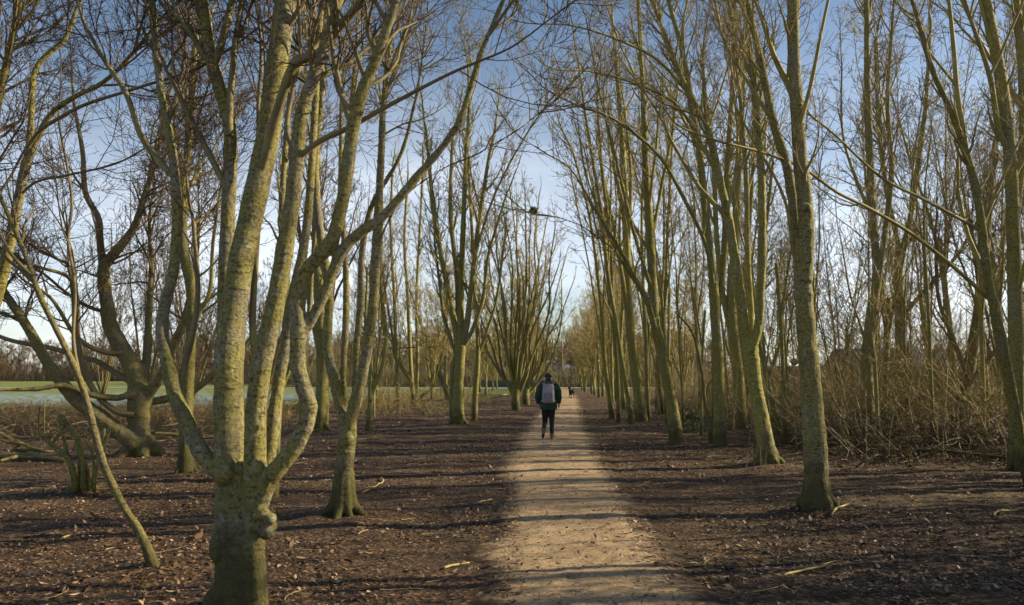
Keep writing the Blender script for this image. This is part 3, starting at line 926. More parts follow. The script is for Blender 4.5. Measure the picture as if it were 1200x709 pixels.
tree('straight maple with moss up one side, beside a dead snag', t_, [], D, 'bare_maple', bark=M_BARK_MOSSY, roots=0, crown_on=t_[1:], crown_kw=dict(dens=(2.8, 3.4, 4), t0=.2, ang=(18, 46), zmin=3))
D = 19.3
t_ = [limb([(793, 524), (790, 495), (783, 449), (775, 410), (768, 384)], D, D, [23, 18, 17, 16]),
      limb([(770, 395), (757, 350), (742, 320), (728, 295), (700, 250), (670, 200), (640, 180)], D, 17.5, [10, 8, 5, 4], 2),
      limb([(769, 395), (765, 340), (762, 280), (757, 200), (754, 120), (751, 60), (748, 0)], D, 19.6, [14, 13, 9, 7], 4),
      limb([(765, 345), (742, 270), (725, 200), (705, 120), (690, 40)], D, 18.5, [7, 6, 4], 3),
      limb([(755, 350), (725, 300), (690, 270), (655, 255), (625, 250)], 19, 17.5, [5, 4, 3, 2], 1.2),
      limb([(762, 290), (775, 220), (790, 140), (800, 40)], D, 20.3, [7, 5, 4], 3)]
tree('maple trunk leaning toward the path, its branches arching over it', t_, [], D, 'leaning_maple', bark=M_BARK_MOSSY, voxel=.024, smooth=4, roots=0, crown_kw=dict(dens=(2.2, 3.2, 4), t0=.2, ang=(20, 50), zmin=3, sec=.35))
t_ = [limb([(868, 503), (865, 440), (860, 400), (857, 350), (862, 280), (865, 200), (872, 80)], 25, 25, [17, 14, 12, 9, 6], 4), limb([(861, 410), (848, 350), (840, 280), (836, 200), (826, 100)], 25, 25, [8, 7, 4], 4), limb([(859, 380), (872, 320), (880, 240), (884, 140)], 25, 25.5, [7, 5, 4], 3)]
tree('maple in the second rank, seen between the straight one and the low-forked one', t_, [], 25, 'bare_maple', bark=M_BARK_MOSSY, roots=0, crown_on=t_, crown_kw=dict(dens=(2.8, 3, 3.2), t0=.35, ang=(18, 46)))
CL = [([(752, 495), (748, 460), (742, 420), (738, 380), (735, 320), (733, 250), (728, 150), (720, 50)], 29.5, [15, 12, 11, 8, 5], 'stoutest trunk in the clump of close-set poles beyond the leaning maple'),
      ([(740, 498), (735, 460), (728, 420), (722, 380), (712, 320), (705, 250), (690, 160), (680, 90)], 28, [7, 6, 5, 3], 'thin pole maple bending inward at the front of the clump of poles'),
      ([(725, 496), (724, 450), (721, 400), (718, 350), (715, 280), (706, 200), (700, 120)], 28.5, [6, 5, 4, 3], 'straight thin pole maple in the middle of the clump of poles'),
      ([(717, 489), (712, 450), (708, 420), (706, 380), (700, 320), (690, 250), (672, 180)], 32, [7, 5, 4, 3], 'bowed pole maple on the path side of the clump of poles'),
      ([(760, 492), (758, 450), (757, 400), (754, 340), (752, 260), (756, 150)], 30.5, [6, 5, 4, 3], 'slim upright pole maple touching the stoutest trunk of the clump'),
      ([(732, 480), (728, 440), (727, 400), (730, 340), (726, 260), (735, 170)], 40, [6, 5, 4, 3], 'pale pole maple glimpsed behind the clump of poles'),
      ([(774, 480), (770, 430), (776, 380), (780, 320), (784, 240), (790, 120)], 36, [7, 6, 4, 3], 'thin pole maple behind the leaning maple trunk')]
for pts, d, w, lb in CL:
    l0 = limb(pts, d, d + random.uniform(-.6, .6), w, 3)
    n_ = len(pts)
    br = []
    for q in range(2):
        i = n_ // 2 + q - 1
        sx = -1 if q == 0 else 1
        x0, y0 = pts[i]
        br.append(limb([(x0, y0 + 6), (x0 + sx * 5 - 3, y0 - 50), (x0 + sx * 12 - 8, y0 - 120), (x0 + sx * 16 - 20, y0 - 200)], d, d + random.uniform(-1, 1), [w[1] * .6, w[2] * .5, 2], 2.5))
    tree(lb, [l0] + br, [], d, 'pole_maple', bark=M_BARK_MOSSY, crown_on=[l0] + br, crown_kw=dict(dens=(2.0, 2.6, 3), t0=.4, ang=(16, 42), sec=.35))
t_ = [limb([(834, 518), (826, 470), (823, 440), (815, 400), (805, 380), (790, 365)], 19.5, 19.3, [6, 5, 4, 2])]
tree('thin crooked dead snag with peeling stubs beside the straight maple', t_, [limb([(826, 470), (830, 452), (836, 444)], 19.5, 19.4, [3, 2])], 19.5, 'dead_snag', bark=M_BARK_DARK, twig=M_TWIG_BROWN, crown_kw=dict(dens=(1.6, 1.5, 1.5), t0=.3, l1=(.2, .6)))
t_ = [limb([(916, 513), (905, 470), (898, 440), (893, 400), (890, 350), (896, 280), (905, 200)], 21.5, 22, [9, 7, 6, 4], 2), limb([(899, 445), (912, 410), (918, 360), (925, 300)], 21.6, 21.9, [5, 4, 2], 2)]
tree('thin leaning maple at the thicket edge, before the red brick wall', t_, [], 21.5, 'bare_tree', bark=M_BARK_MOSSY, crown_on=t_, crown_kw=dict(dens=(2.8, 3.2, 3.4), t0=.3))
D = 19.3
t_ = [limb([(1021, 526), (1018, 480), (1016, 440), (1018, 400), (1024, 352)], D, D, [20, 17, 16, 15]),
      limb([(1024, 365), (1027, 320), (1025, 279), (1021, 210), (1018, 152), (1016, 80), (1015, 0)], D, 19.4, [12, 11, 10, 7], 4),
      limb([(1025, 360), (1032, 310), (1036, 280), (1042, 236), (1045, 195), (1040, 120), (1045, 40)], D, 19, [8, 8, 6, 4], 3)]
tree('slender maple with a bright sunlit edge rising from the brushwood', t_, [], D, 'bare_maple', bark=M_BARK_HERO, roots=0, crown_on=t_, crown_kw=dict(dens=(2.4, 3.2, 3.8), t0=.3, ang=(20, 50), zmin=2.6))
t_ = [limb([(1056, 500), (1056, 440), (1055, 380), (1053, 320), (1055, 288)], 28, 28, [16, 14, 13, 12]), limb([(1055, 300), (1048, 265), (1040, 230), (1030, 150), (1026, 60)], 28, 28, [7, 6, 4], 3),
      limb([(1055, 298), (1066, 260), (1075, 200), (1085, 120), (1090, 40)], 28, 28.5, [8, 7, 4], 3), limb([(1055, 372), (1080, 345), (1121, 300), (1150, 250)], 28, 27, [7, 5, 3], 2)]
tree('forked tree in the thicket with a long slanting side branch', t_, [], 28, 'bare_tree', crown_on=t_[1:], twig=M_TWIG_BROWN, crown_kw=dict(dens=(3, 3, 3.2), t0=.2))
D = 12.0
t_ = [limb([(1216, 592), (1198, 525), (1180, 435), (1165, 360), (1157, 320), (1145, 228), (1130, 173), (1110, 120), (1094, 86), (1069, 0)], D, 11.6, [19, 17, 15, 13, 11, 9, 7], 3)]
t2 = [limb([(1133, 180), (1122, 110), (1118, 60), (1112, 0)], 11.7, 11.9, [8, 7, 5], 2), limb([(1164, 355), (1120, 315), (1068, 274), (1018, 244), (980, 225), (942, 198), (891, 178), (840, 165), (800, 150)], D, 9.2, [6, 5, 4, 3], .4),
      limb([(1146, 268), (1085, 235), (1033, 208), (977, 157), (952, 137)], 11.8, 10.2, [5, 4, 3], .5)]
tree('leaning maple with two long drooping side branches reaching toward the path', t_, t2, D, 'leaning_maple', voxel=.018, smooth=4, roots=3, crown_on=t_, crown_kw=dict(dens=(2.2, 3.4, 4.5), t0=.4))
D = 14.0
t_ = [limb([(1193, 552), (1192, 480), (1191, 400), (1190, 360), (1185, 203), (1178, 130), (1170, 76), (1155, 0)], D, D, [22, 19, 18, 16, 12], 4), limb([(1188, 260), (1196, 200), (1200, 150), (1197, 60), (1190, 0)], D, 14.4, [12, 13, 11], 4), limb([(1183, 180), (1170, 150), (1160, 90), (1140, 30)], D, 13.6, [8, 7, 5], 3)]
tree('dark upright maple behind the leaning one with drooping branches', t_, [], D, 'bare_maple', crown_on=t_, roots=4, crown_kw=dict(dens=(2.4, 3.4, 4.2), t0=.4))
t_ = [limb([(1120, 512), (1128, 470), (1138, 420), (1150, 340), (1155, 280), (1165, 180)], 20, 20.5, [18, 15, 12, 8], 3), limb([(1130, 460), (1150, 430), (1175, 405), (1210, 380)], 20, 19.5, [7, 5, 4], 2), limb([(1134, 440), (1118, 400), (1100, 350), (1096, 280)], 20, 20.2, [7, 5, 3], 2)]
tree('dark multi-branched tree deep in the thicket behind the brushwood', t_, [], 20, 'bare_tree', bark=M_BARK_DARK, twig=M_TWIG_BROWN, crown_on=t_, crown_kw=dict(dens=(3, 3.2, 3.4), t0=.2, ang=(30, 70)))

# --- untraced trees: a few kinds grown once, copied along the far avenue and into the wood
def grow_line(p, d, L, r0, r1, n=KL, wob=.05, up=.03):
    P = [np.array(p, float)]
    d = nrm(np.array(d, float))
    for k in range(7):
        d = nrm(d + RNG.normal(0, wob, 3) + [0, 0, up])
        P.append(P[-1] + d * L / 7)
    C = catmull(P, n)
    return C, r0 + (r1 - r0) * np.linspace(0, 1, n) ** .8

def grown_tree(H, nst, r0, spread, dist, bark, twig, label, group, dens, name='bare_maple', fork=.12, lean=0.0, **ck):
    h0 = H * fork
    bole = grow_line((0, 0, 0), (lean, 0, 1), h0 * 1.25, r0, r0 * .85, wob=.02)
    ls = [bole]
    for j in range(nst):
        a = 2 * math.pi * (j + random.uniform(-.3, .3)) / nst
        s = math.tan(math.radians(random.uniform(spread * .4, spread)))
        i = int(KL * random.uniform(.62, .95))
        r = r0 * (1.15 / math.sqrt(nst) if nst > 1 else .85) * random.uniform(.75, 1.1)
        ls.append(grow_line(bole[0][i], (math.cos(a) * s, math.sin(a) * s, 1), (H - h0) * random.uniform(.75, 1.05), r, .008, wob=.05, up=.05))
    kw = dict(dens=dens, t0=.15, prune=False, zmin=H * .12)
    kw.update(ck)
    return tree(label, ls, [], dist, name, 'tree', group, bark=bark, twig=twig, crown_on=ls[1:], crown_kw=kw)

GA = 'maples lining the far end of the avenue'
GW = 'bare trees in the wood behind the front row of maples'
LA = 'slim bare maple in the rows narrowing toward the far end of the path'
LW = 'bare tree standing among others in the tangled wood beyond the front maples'
far_kinds = [grown_tree(10.0, 7, .13, 22, 60, M_BARK_MOSSY, M_TWIG_TAN, LA, GA, (3.6, 3.0, 2.4), sec=.6, ang=(25, 65)),
             grown_tree(11.0, 5, .13, 18, 60, M_BARK_MOSSY, M_TWIG_TAN, LA, GA, (3.6, 3.0, 2.4), sec=.6, ang=(25, 65)),
             grown_tree(11.5, 3, .12, 14, 60, M_BARK_MOSSY, M_TWIG_TAN, LA, GA, (3.8, 3.0, 2.4), fork=.3, sec=.7, ang=(25, 65)),
             grown_tree(10.5, 9, .14, 25, 60, M_BARK_MOSSY, M_TWIG_TAN, LA, GA, (3.6, 3.0, 2.4), sec=.6, ang=(25, 65))]
wood_kinds = [grown_tree(13, 4, .105, 14, 28, M_BARK_MOSSY, M_TWIG, LW, GW, (2.6, 2.8, 3.2), 'bare_tree', .25),
              grown_tree(12, 5, .10, 20, 28, M_BARK, M_TWIG_BROWN, LW, GW, (2.6, 2.8, 3.2), 'bare_tree', .15),
              grown_tree(14, 3, .10, 12, 28, M_BARK_MOSSY, M_TWIG, LW, GW, (3.0, 3.0, 3.2), 'bare_tree', .35),
              grown_tree(9, 6, .09, 28, 28, M_BARK_DARK, M_TWIG_BROWN, LW, GW, (2.8, 2.8, 3.2), 'bare_tree', .1)]
def place_copies(kinds, spots):
    used = set()
    for (k, x, y, s) in spots:
        if k not in used:
            o = kinds[k]; used.add(k)
        else:
            o = copy_tree(kinds[k])
        o.location = (x, y, 0)
        o.rotation_euler = (0, 0, random.uniform(0, 6.28))
        o.scale = (s, s, s * random.uniform(.92, 1.08))
spots = []
y = 44.0
j = 0
while y < 112:
    if y > 55: spots.append((j % 4, path_x(y) - random.uniform(3.0, 4.2), y, random.uniform(.8, 1.0)))
    spots.append(((j + 1) % 4, path_x(y) + random.uniform(2.9, 4.2), y + random.uniform(-1, 1), random.uniform(.85, 1.08)))
    if j % 2: spots.append(((j + 2) % 4, path_x(y) + random.uniform(6, 9), y, random.uniform(.8, 1.05)))
    if j % 3 == 0: spots.append(((j + 3) % 4, path_x(y) - random.uniform(6.5, 9), y + 1, random.uniform(.75, 1)))
    y += random.uniform(3.6, 5.2)
    j += 1
place_copies(far_kinds, spots)
wspots = []
for (k, x, y, s) in [(0, 8.2, 27, 1), (1, 9.6, 33, 1), (2, 7.2, 36, 1.05), (0, 11.5, 24, 1.0), (3, 12.6, 30, 1), (1, 14.2, 22.5, 1), (2, 15.5, 27, 1.05), (0, 17.5, 32, 1), (3, 17.8, 23, 1), (1, 20.5, 28, 1),
                     (2, 21.5, 34, 1), (0, 24.5, 30, 1), (3, 13.2, 38, 1.1), (2, 10.2, 42, 1), (1, 15.8, 42, 1), (0, 20, 40, 1), (1, 26, 38, 1), (0, 12.8, 52, 1),
                     (0, 31, 37, 1), (2, 12.4, 17.5, .8),
                     # left side, thin and far apart
                     (3, -9.5, 47, .8), (1, -14, 52, .75), (3, -5.5, 60, .8), (2, -8.5, 57, .7), (0, -11.5, 36, .75), (3, -17.5, 33, .95), (3, -21, 27, .9), (1, -12.3, 26, .8), (3, -9.0, 21.5, .85), (1, -5.9, 33, .8),  (2, -7.4, 42, .75), (1, -22.5, 48, .8), (3, -13, 31, .8), (3, -9.6, 30, .8),
                     # the row goes on beside and behind the photographer
                     (0, 8.4, 6.6, .9), (3, 12.5, 1.0, 1), (2, 21, 15.5, 1)]:
    wspots.append((k, x, y, s))
place_copies(wood_kinds, wspots)

LP = 'very slim bare sapling among the scrub on the thicket side'
GP = 'slim saplings in the thicket'
sap_kinds = [grown_tree(7.5, 2, .042, 10, 22, M_BARK_MOSSY, M_TWIG, LP, GP, (2.0, 2.4, 2.4), 'bare_sapling', .45, sec=.3),
             grown_tree(9.0, 1, .05, 6, 22, M_BARK_MOSSY, M_TWIG, LP, GP, (2.2, 2.4, 2.4), 'bare_sapling', .4, sec=.35),
             grown_tree(6.5, 3, .045, 14, 22, M_BARK, M_TWIG_TAN, LP, GP, (2.0, 2.4, 2.4), 'bare_sapling', .3, sec=.3)]
rs_ = random.Random(17)
ss = []
for q in range(22):
    y = rs_.uniform(7.5, 16); ss.append((rs_.randrange(3), .72 * y + 1.0 + rs_.uniform(0, 8), y, rs_.uniform(.8, 1.15)))
for q in range(30):
    y = rs_.uniform(17, 34); ss.append((rs_.randrange(3), rs_.uniform(max(6.6, path_x(y) + 5.5), .70 * y), y, rs_.uniform(.75, 1.15)))
for q in range(9):
    y = rs_.uniform(21, 40); ss.append((rs_.randrange(3), path_x(y) + rs_.uniform(3.6, 5.5), y, rs_.uniform(.8, 1.1)))
place_copies(sap_kinds, ss)

# ------------------------------------------------------------------ shrubs, canes, brushwood
def shrub(n, h, rad, lean, dist, twig, label, group, name='bare_shrub', arch=.0, dens=(4, 4), r0=.012):
    o = empty(name, (0, 0, 0))
    tag(o, label, 'shrub', group)
    P, R = [], []
    for k in range(n):
        a = random.uniform(0, 2 * math.pi)
        q = rad * math.sqrt(random.random())
        b = (q * math.cos(a), q * math.sin(a), -.05)
        s = math.tan(math.radians(random.uniform(.2, 1) * lean))
        c = grow_line(b, (math.cos(a) * s, math.sin(a) * s, 1), h * random.uniform(.4, 1.15), r0 * random.uniform(.5, 1.3), .003, n=12, wob=.17, up=-arch)
        P.append(c[0]); R.append(c[1])
    P, R = np.array(P), np.array(R)
    fine = max(.0022, dist * .00018)
    sp = Soup()
    sp.tube(P, np.maximum(R, fine), 5)
    link('stem', sp.mesh('stem'), twig, o)
    sq = Soup()
    P1, R1 = spawn(P, R, dens[0], .2, 1, .25 * h * .5, .5 * h * .6, (25, 65), .6, .008, 6, .18, .04, .3)
    sq.tube(P1, np.maximum(R1, fine), 3)
    P2, R2 = spawn(P1, R1, dens[1], .1, 1, .15, .5, (25, 70), .6, .004, 4, .2, .03, .4)
    sq.tube(P2, np.maximum(R2, fine * .85), 3)
    link('crown', sq.mesh('crown'), twig, o)
    return o
GS = 'bare shrubs filling the thicket under the trees'
LS = 'leafless twiggy shrub in the thicket between the maples and the brick wall'
sk = [shrub(15, 3.0, .5, 48, 22, M_TWIG, LS, GS, dens=(3.6, 3.8), arch=.05), shrub(9, 4.4, .5, 30, 22, M_TWIG, LS, GS, dens=(3.2, 3.6), r0=.020), shrub(22, 2.2, .7, 60, 22, M_TWIG_TAN, LS, GS, arch=.14, dens=(3.4, 3.4)),
      shrub(12, 3.4, .6, 44, 22, M_TWIG_TAN, LS, GS, dens=(3.4, 3.6), arch=.03)]
sspots = []
r_ = random.Random(4)
for q in range(230):
    y = r_.uniform(17, 55)
    lo = path_x(y) + (5.2 if y > 24 else 6.5) + .06 * (y - 17)
    x = lo + (r_.random() ** 1.2) * (8 + .42 * y)
    sspots.append((r_.choice([0, 1, 1, 2, 3, 3]), x, y, r_.uniform(.75, 1.25)))
for q in range(80):
    y = r_.uniform(20, 44); sspots.append((r_.choice([0, 1, 1, 3]), r_.uniform(.42, .70) * y, y, r_.uniform(1.0, 1.45)))
for q in range(20):
    sspots.append((r_.choice([0, 1, 3]), r_.uniform(6.5, 15), r_.uniform(1, 11), r_.uniform(.9, 1.25)))
sspots = [s for s in sspots if not (s[2] < 14 and s[1] < .72 * s[2] + 1.2)]
place_copies(sk, sspots)
GL = 'olive twiggy bushes along the woodland edge on the field side'
LL = 'low olive twiggy bush on the woodland edge toward the field'
lk = [shrub(46, 1.5, .9, 46, 40, M_TWIG_TAN, LL, GL, 'twiggy_bush', dens=(3.6, 3.0), r0=.009), shrub(30, 1.1, .7, 50, 40, M_TWIG, LL, GL, 'twiggy_bush', dens=(3.6, 3.0), r0=.009)]
place_copies(lk, [(0, -6.6, 41, 1.25), (0, -5.2, 43, 1.2), (1, -7.4, 38, 1.1), (0, -8.6, 45, 1.2), (1, -4.4, 39, .9), (0, -3.4, 52, 1), (1, -2.0, 55, 1), (0, -10.4, 43, 1.2), (1, -12, 40, 1.1), (0, -5.0, 58, 1.1), (1, -14.5, 40, 1.2), (1, -3.0, 45, .8), (1, -5.6, 36, .7), (1, -16.5, 38, 1.2), (0, -19, 41, 1), (1, -22, 39, 1.2), (1, -25.5, 41, 1.1), (0, -13.2, 37, .9), (1, -6.3, 39, 1.1), (0, -7.6, 42, 1.2), (1, -9.6, 40, 1.2), (1, -18, 35, 1), (1, -14, 33, 1)])

def arcs(n, xy, Lr, hr, rr, seed, S=3, K=7, flat=.5):
    """arching canes and stalks with both feet or one foot on the floor"""
    r = np.random.default_rng(seed)
    x, y = xy(r, n)
    n = len(x)
    a = r.uniform(0, 2 * np.pi, n)
    L = r.uniform(*Lr, n)
    h = r.uniform(*hr, n) * np.where(r.random(n) < flat, .35, 1.0)
    end = r.uniform(-.1, 1.0, n) * h
    s = np.linspace(0, 1, K)[None, :]
    bend = r.normal(0, .18, n)[:, None] * np.sin(s * np.pi)
    ux, uy = np.cos(a)[:, None], np.sin(a)[:, None]
    P = np.empty((n, K, 3))
    d = s * L[:, None]
    o = bend * L[:, None]
    P[..., 0] = x[:, None] + d * ux - o * uy
    P[..., 1] = y[:, None] + d * uy + o * ux
    P[..., 2] = h[:, None] * np.sin(s * np.pi * .75) * 1.1 + end[:, None] * s ** 2 * .5 + r.normal(0, .015, (n, K)) + .0
    P[..., 2] += gh(P[..., 0], P[..., 1]) + .01
    R = r.uniform(*rr, n)[:, None] * (1 - .6 * s)
    return P, R

def left_zone(r, n):
    y = np.sqrt(r.uniform(18.5 ** 2, 38.5 ** 2, n))
    px = r.uniform(-60, 345, n)
    keep = (r.random(n) < sstep(y, 18, 24)) & (vnoise(px / 30, y, 1.6, 41) > .3)
    return ((px - 600) / 900 * y)[keep], y[keep]
sp = Soup()
sp.tube(*arcs(5200, left_zone, (.3, 1.1), (.08, .55), (.004, .009), 8))
tag(link('dead_bracken', sp.mesh('dead_bracken'), make_twig('bracken_brown', (.15, .085, .045), (.11, .065, .036), (.16, .10, .05))), kind='stuff')
sp = Soup()
sp.tube(*arcs(2600, left_zone, (.4, 1.5), (.08, .7), (.004, .010), 18))
tag(link('dry_brush', sp.mesh('dry_brush'), M_TWIG_TAN), kind='stuff')
def mid_zone(r, n):
    y = np.sqrt(r.uniform(33 ** 2, 68 ** 2, n))
    px = r.uniform(420, 600, n)
    keep = (px < 575 - (y < 50) * 20) & (vnoise(px / 20, y, 1.6, 43) > .35)
    return ((px - 600) / 900 * y)[keep], y[keep]
sp = Soup()
sp.tube(*arcs(2600, mid_zone, (.3, 1.0), (.1, .6), (.006, .011), 9))
tag(link('dry_grass', sp.mesh('dry_grass'), M_TWIG_TAN), kind='stuff')
def right_zone(r, n):
    y = np.sqrt(r.uniform(15 ** 2, 55 ** 2, n))
    x = path_x(y) + 4.6 + .03 * y + (15 > y) * 2 + r.random(n) ** 1.6 * (7 + .45 * y)
    keep = (x > 6.2 - (y > 20) * 1.2) & (vnoise(x, y, 1.5, 45) > .25)
    return x[keep], y[keep]
sp = Soup()
sp.tube(*arcs(5200, right_zone, (.5, 2.0), (.15, 1.1), (.004, .009), 10))
tag(link('bramble_canes', sp.mesh('bramble_canes'), make_twig('canes', (.125, .095, .045), (.10, .08, .035), (.13, .11, .045))), kind='stuff')
def brush_zone(r, n):
    t = r.random(n)
    y = 15.2 + t * 5.5 + r.normal(0, .5, n)
    x = 6.4 + r.random(n) * 7.5 + (y - 15) * .15
    return x, y
sp = Soup()
sp.tube(*arcs(1500, brush_zone, (.6, 2.4), (.15, .85), (.005, .014), 12, S=4))
tag(link('brushwood', sp.mesh('brushwood'), make_twig('brushwood', (.085, .065, .038), (.09, .07, .04), (.11, .09, .045))), kind='stuff')

# tall dry stalks as scattered stuff along the thicket edge
sp = Soup()
P_, R_ = [], []
for q in range(260):
    y = r_.uniform(15, 36); x = path_x(y) + r_.uniform(4.4, 16)
    if x < 6.0: continue
    c = grow_line((x, y, 0), (r_.uniform(-.2, .2), r_.uniform(-.2, .2), 1), r_.uniform(.6, 2.2), r_.uniform(.004, .008), .003, n=8, wob=.06, up=0)
    P_.append(c[0]); R_.append(c[1])
sp.tube(np.array(P_), np.array(R_), 4)
tag(link('dry_stalks', sp.mesh('dry_stalks'), M_TWIG_TAN), kind='stuff')

# logs and long cut branches: one object each
def log(p0, p1, d0, d1, r, label, mat=M_BARK, name='cut_branch', z0=None, z1=None, cat='branch'):
    A_, B_ = at(*p0, d0), at(*p1, d1)
    if z0 is not None: A_[2] = z0
    if z1 is not None: B_[2] = z1
    m = (A_ + B_) / 2 + [0, 0, random.uniform(-.03, .05)]
    sp = Soup()
    poly_tube(sp, [A_, (A_ + m) / 2 + RNG.normal(0, .02, 3), m, (B_ + m) / 2 + RNG.normal(0, .025, 3), B_], [r, r * .95, r * .9, r * .8, r * .7], 20, 10)
    c = A_.copy()
    o = link(name, sp.mesh(name, c), mat, loc=c)
    tag(o, label, cat)
M_LOG = make_bark('bark_cut', grey=(.26, .21, .13), olive=(.25, .21, .07), moss_h=.0001, moss=(.16, .14, .05))
for a in [((20, 532), (78, 540), 15.8, 15.2, .05, 'thick yellow-lit cut branch lying lowest in the heap by the coppiced stump'),
          ((18, 524), (58, 505), 16.2, 16.5, .035, 'mossy cut branch slanting up in the heap near the coppiced stump'),
          ((0, 515), (50, 527), 16.0, 16.4, .03, 'thin dark branch crossing the heap beside the coppiced stump'),
          ((15, 527), (62, 529), 15.4, 16.4, .035, 'long level branch across the middle of the heap by the coppiced stump'),
          ((30, 536), (0, 540), 15.3, 15, .04, 'mossy log end at the frame edge, lowest beside the heap'),
          ((180, 508), (252, 512), 18.5, 19, .045, 'long yellow cut pole on the brown scrub behind the big maple'),
          ((188, 500), (240, 490), 20.5, 21, .03, 'thinner yellow pole behind the long cut pole on the scrub'),
          ((492, 466), (506, 456), 48, 48, .09, 'pale fallen branch propped against the three-stemmed thin tree'),
          ((494, 470), (520, 468), 50, 50, .10, 'dark fallen log beside the three-stemmed thin tree')]:
    log(*a, mat=M_LOG)
for a in [((1000, 522), (1110, 528), 16.6, 16.2, .03, 'long dark branch along the front of the brushwood pile'),
          ((1060, 528), (1200, 538), 15.6, 15.0, .035, 'longest grey branch lying low across the brushwood pile'),
          ((1048, 504), (1150, 515), 18, 17.2, .03, 'upper grey branch lying across the top of the brushwood pile'),
          ((1120, 490), (1158, 512), 17.5, 17, .025, 'short pale branch poking up out of the brushwood pile'),
          ((1080, 518), (1200, 526), 16.8, 16.8, .04, 'thick dark branch in the middle of the brushwood pile')]:
    log(*a, mat=M_BARK_DARK)

# coppiced stump with cut shoots
D = 11.2
cp = empty('coppiced_stump', gpt(93, 576) * [1, 1, 0])
tag(cp, 'coppiced stump with several mossy cut shoots, some sawn off short', 'stump')
off = np.array(cp.location)
sp = Soup()
ellipsoid(sp, off + [0, 0, .02], (.2, .18, .12))
ellipsoid(sp, off + [.12, .05, .02], (.13, .14, .10))
link('root_stock', blend_mesh(sp, 'root_stock', .02, 4, off), M_BARK_MOSSY, cp)
M_MOSSY_SHOOT = make_bark('bark_shoot', grey=(.22, .21, .09), olive=(.25, .24, .05), moss_h=.2)
for pts, w in [([(90, 576), (85, 548), (76, 534), (60, 520), (45, 507)], [7, 6, 6]), ([(89, 576), (82, 545), (75, 515), (70, 485)], [6, 5, 4]), ([(94, 576), (94, 540), (90, 515), (84, 502), (72, 487)], [7, 7, 5]),
               ([(99, 576), (97, 550), (92, 512)], [6, 6, 6]), ([(104, 575), (102, 552), (96, 530), (92, 512)], [5, 5, 4]), ([(110, 576), (113, 545), (121, 522), (129, 501)], [5, 5, 5]), ([(118, 534), (121, 518), (122, 503)], [4, 4]),
               ([(108, 572), (110, 545), (106, 525), (98, 514)], [4, 3, 3]), ([(52, 512), (52, 490), (52, 470)], [2, 1.5]), ([(46, 508), (45, 490), (47, 476)], [2, 1.5]), ([(60, 520), (70, 510), (76, 498)], [2.5, 1.5])]:
    l_ = limb(pts, D + random.uniform(-.1, .1), D + random.uniform(-.3, .3), w)
    sp = Soup(); sp.tube(l_[0][None], l_[1][None], 9, caps=True)
    link('shoot', sp.mesh('shoot', off), M_MOSSY_SHOOT, cp)

# leafy bramble by the leaning maple and stray shoots by the low-forked maple
def leaf_green():
    k = NT('green_leaves')
    k.col(k.ramp(k.attr('tint'), [(0, (.03, .05, .012)), (.6, (.07, .11, .025)), (1, (.16, .20, .05))]))
    k.rough(.45)
    return k.m
M_GREEN = leaf_green()
def leafy(center, r, n, size, seed, label, name='bramble_bush', cat='bush'):
    o = empty(name, center)
    tag(o, label, cat)
    rg = np.random.default_rng(seed)
    d = nrm(rg.standard_normal((n, 3))) * (rg.random(n) ** .45)[:, None] * r
    d[:, 2] = np.abs(d[:, 2])
    sh = np.concatenate([[[0, 0]], oval]) * size
    q = nrm(rg.standard_normal((n, 3))); t = nrm(np.cross(q, rg.standard_normal((n, 3)))); b = np.cross(q, t)
    V = d[:, None, :] + sh[None, :, 0, None] * t[:, None, :] * rg.uniform(.6, 1.2, n)[:, None, None] + sh[None, :, 1, None] * b[:, None, :] * rg.uniform(.7, 1.2, n)[:, None, None]
    m = len(oval)
    bb = (np.arange(n) * (m + 1))[:, None]; k = np.arange(m)[None]
    T = np.stack([np.broadcast_to(bb, (n, m)), bb + 1 + k, bb + 1 + (k + 1) % m], -1).reshape(-1, 3)
    link('foliage', np_mesh('foliage', V.reshape(-1, 3), [T], False, {'tint': np.repeat(rg.random(n), m + 1)}), M_GREEN, o)
    P, R = [], []
    for j in range(0, n, 6):
        P.append(catmull([[0, 0, -.03], d[j] * .5 + [0, 0, .08], d[j]], 6)); R.append(np.full(6, .004))
    sp = Soup(); sp.tube(np.array(P), np.array(R), 4)
    link('stem', sp.mesh('stem'), M_TWIG, o)
    return o
leafy(gpt(812, 506) * [1, 1, 0], np.array([.55, .4, .55]), 260, .085, 3, 'small green leafy bramble at the foot between leaning maple and dead snag')
leafy(gpt(806, 492) * [1, 1, 0], np.array([.8, .6, .7]), 300, .09, 4, 'looser green bramble patch a little behind the small one')
leafy(gpt(440, 516) * [1, 1, 0], np.array([.35, .3, .08]), 200, .05, 5, 'flat green weed patch on the leaf litter near the twin-stemmed maple', 'weed_patch', 'weeds')
leafy(gpt(375, 507) * [1, 1, 0], np.array([.3, .25, .14]), 150, .06, 6, 'green weed tuft at the foot of the twig-tangled maple', 'weed_patch', 'weeds')

for a, r, n_, sz, sd_, lb in [((925, 500), (.9, .7, .5), 260, .09, 31, 'low green bramble patch behind the tall single maple'), ((1004, 498), (1.0, .8, .7), 300, .09, 32, 'green bramble patch just behind the slender sunlit maple'), ((1100, 490), (1.2, 1.0, .8), 300, .10, 33, 'green bramble patch deep behind the brushwood pile'), ((742, 482), (.7, .6, .5), 220, .09, 34, 'small green bramble patch in the clump of close-set poles')]:
    leafy(gpt(*a) * [1, 1, 0], np.array(r), n_, sz, sd_, lb)

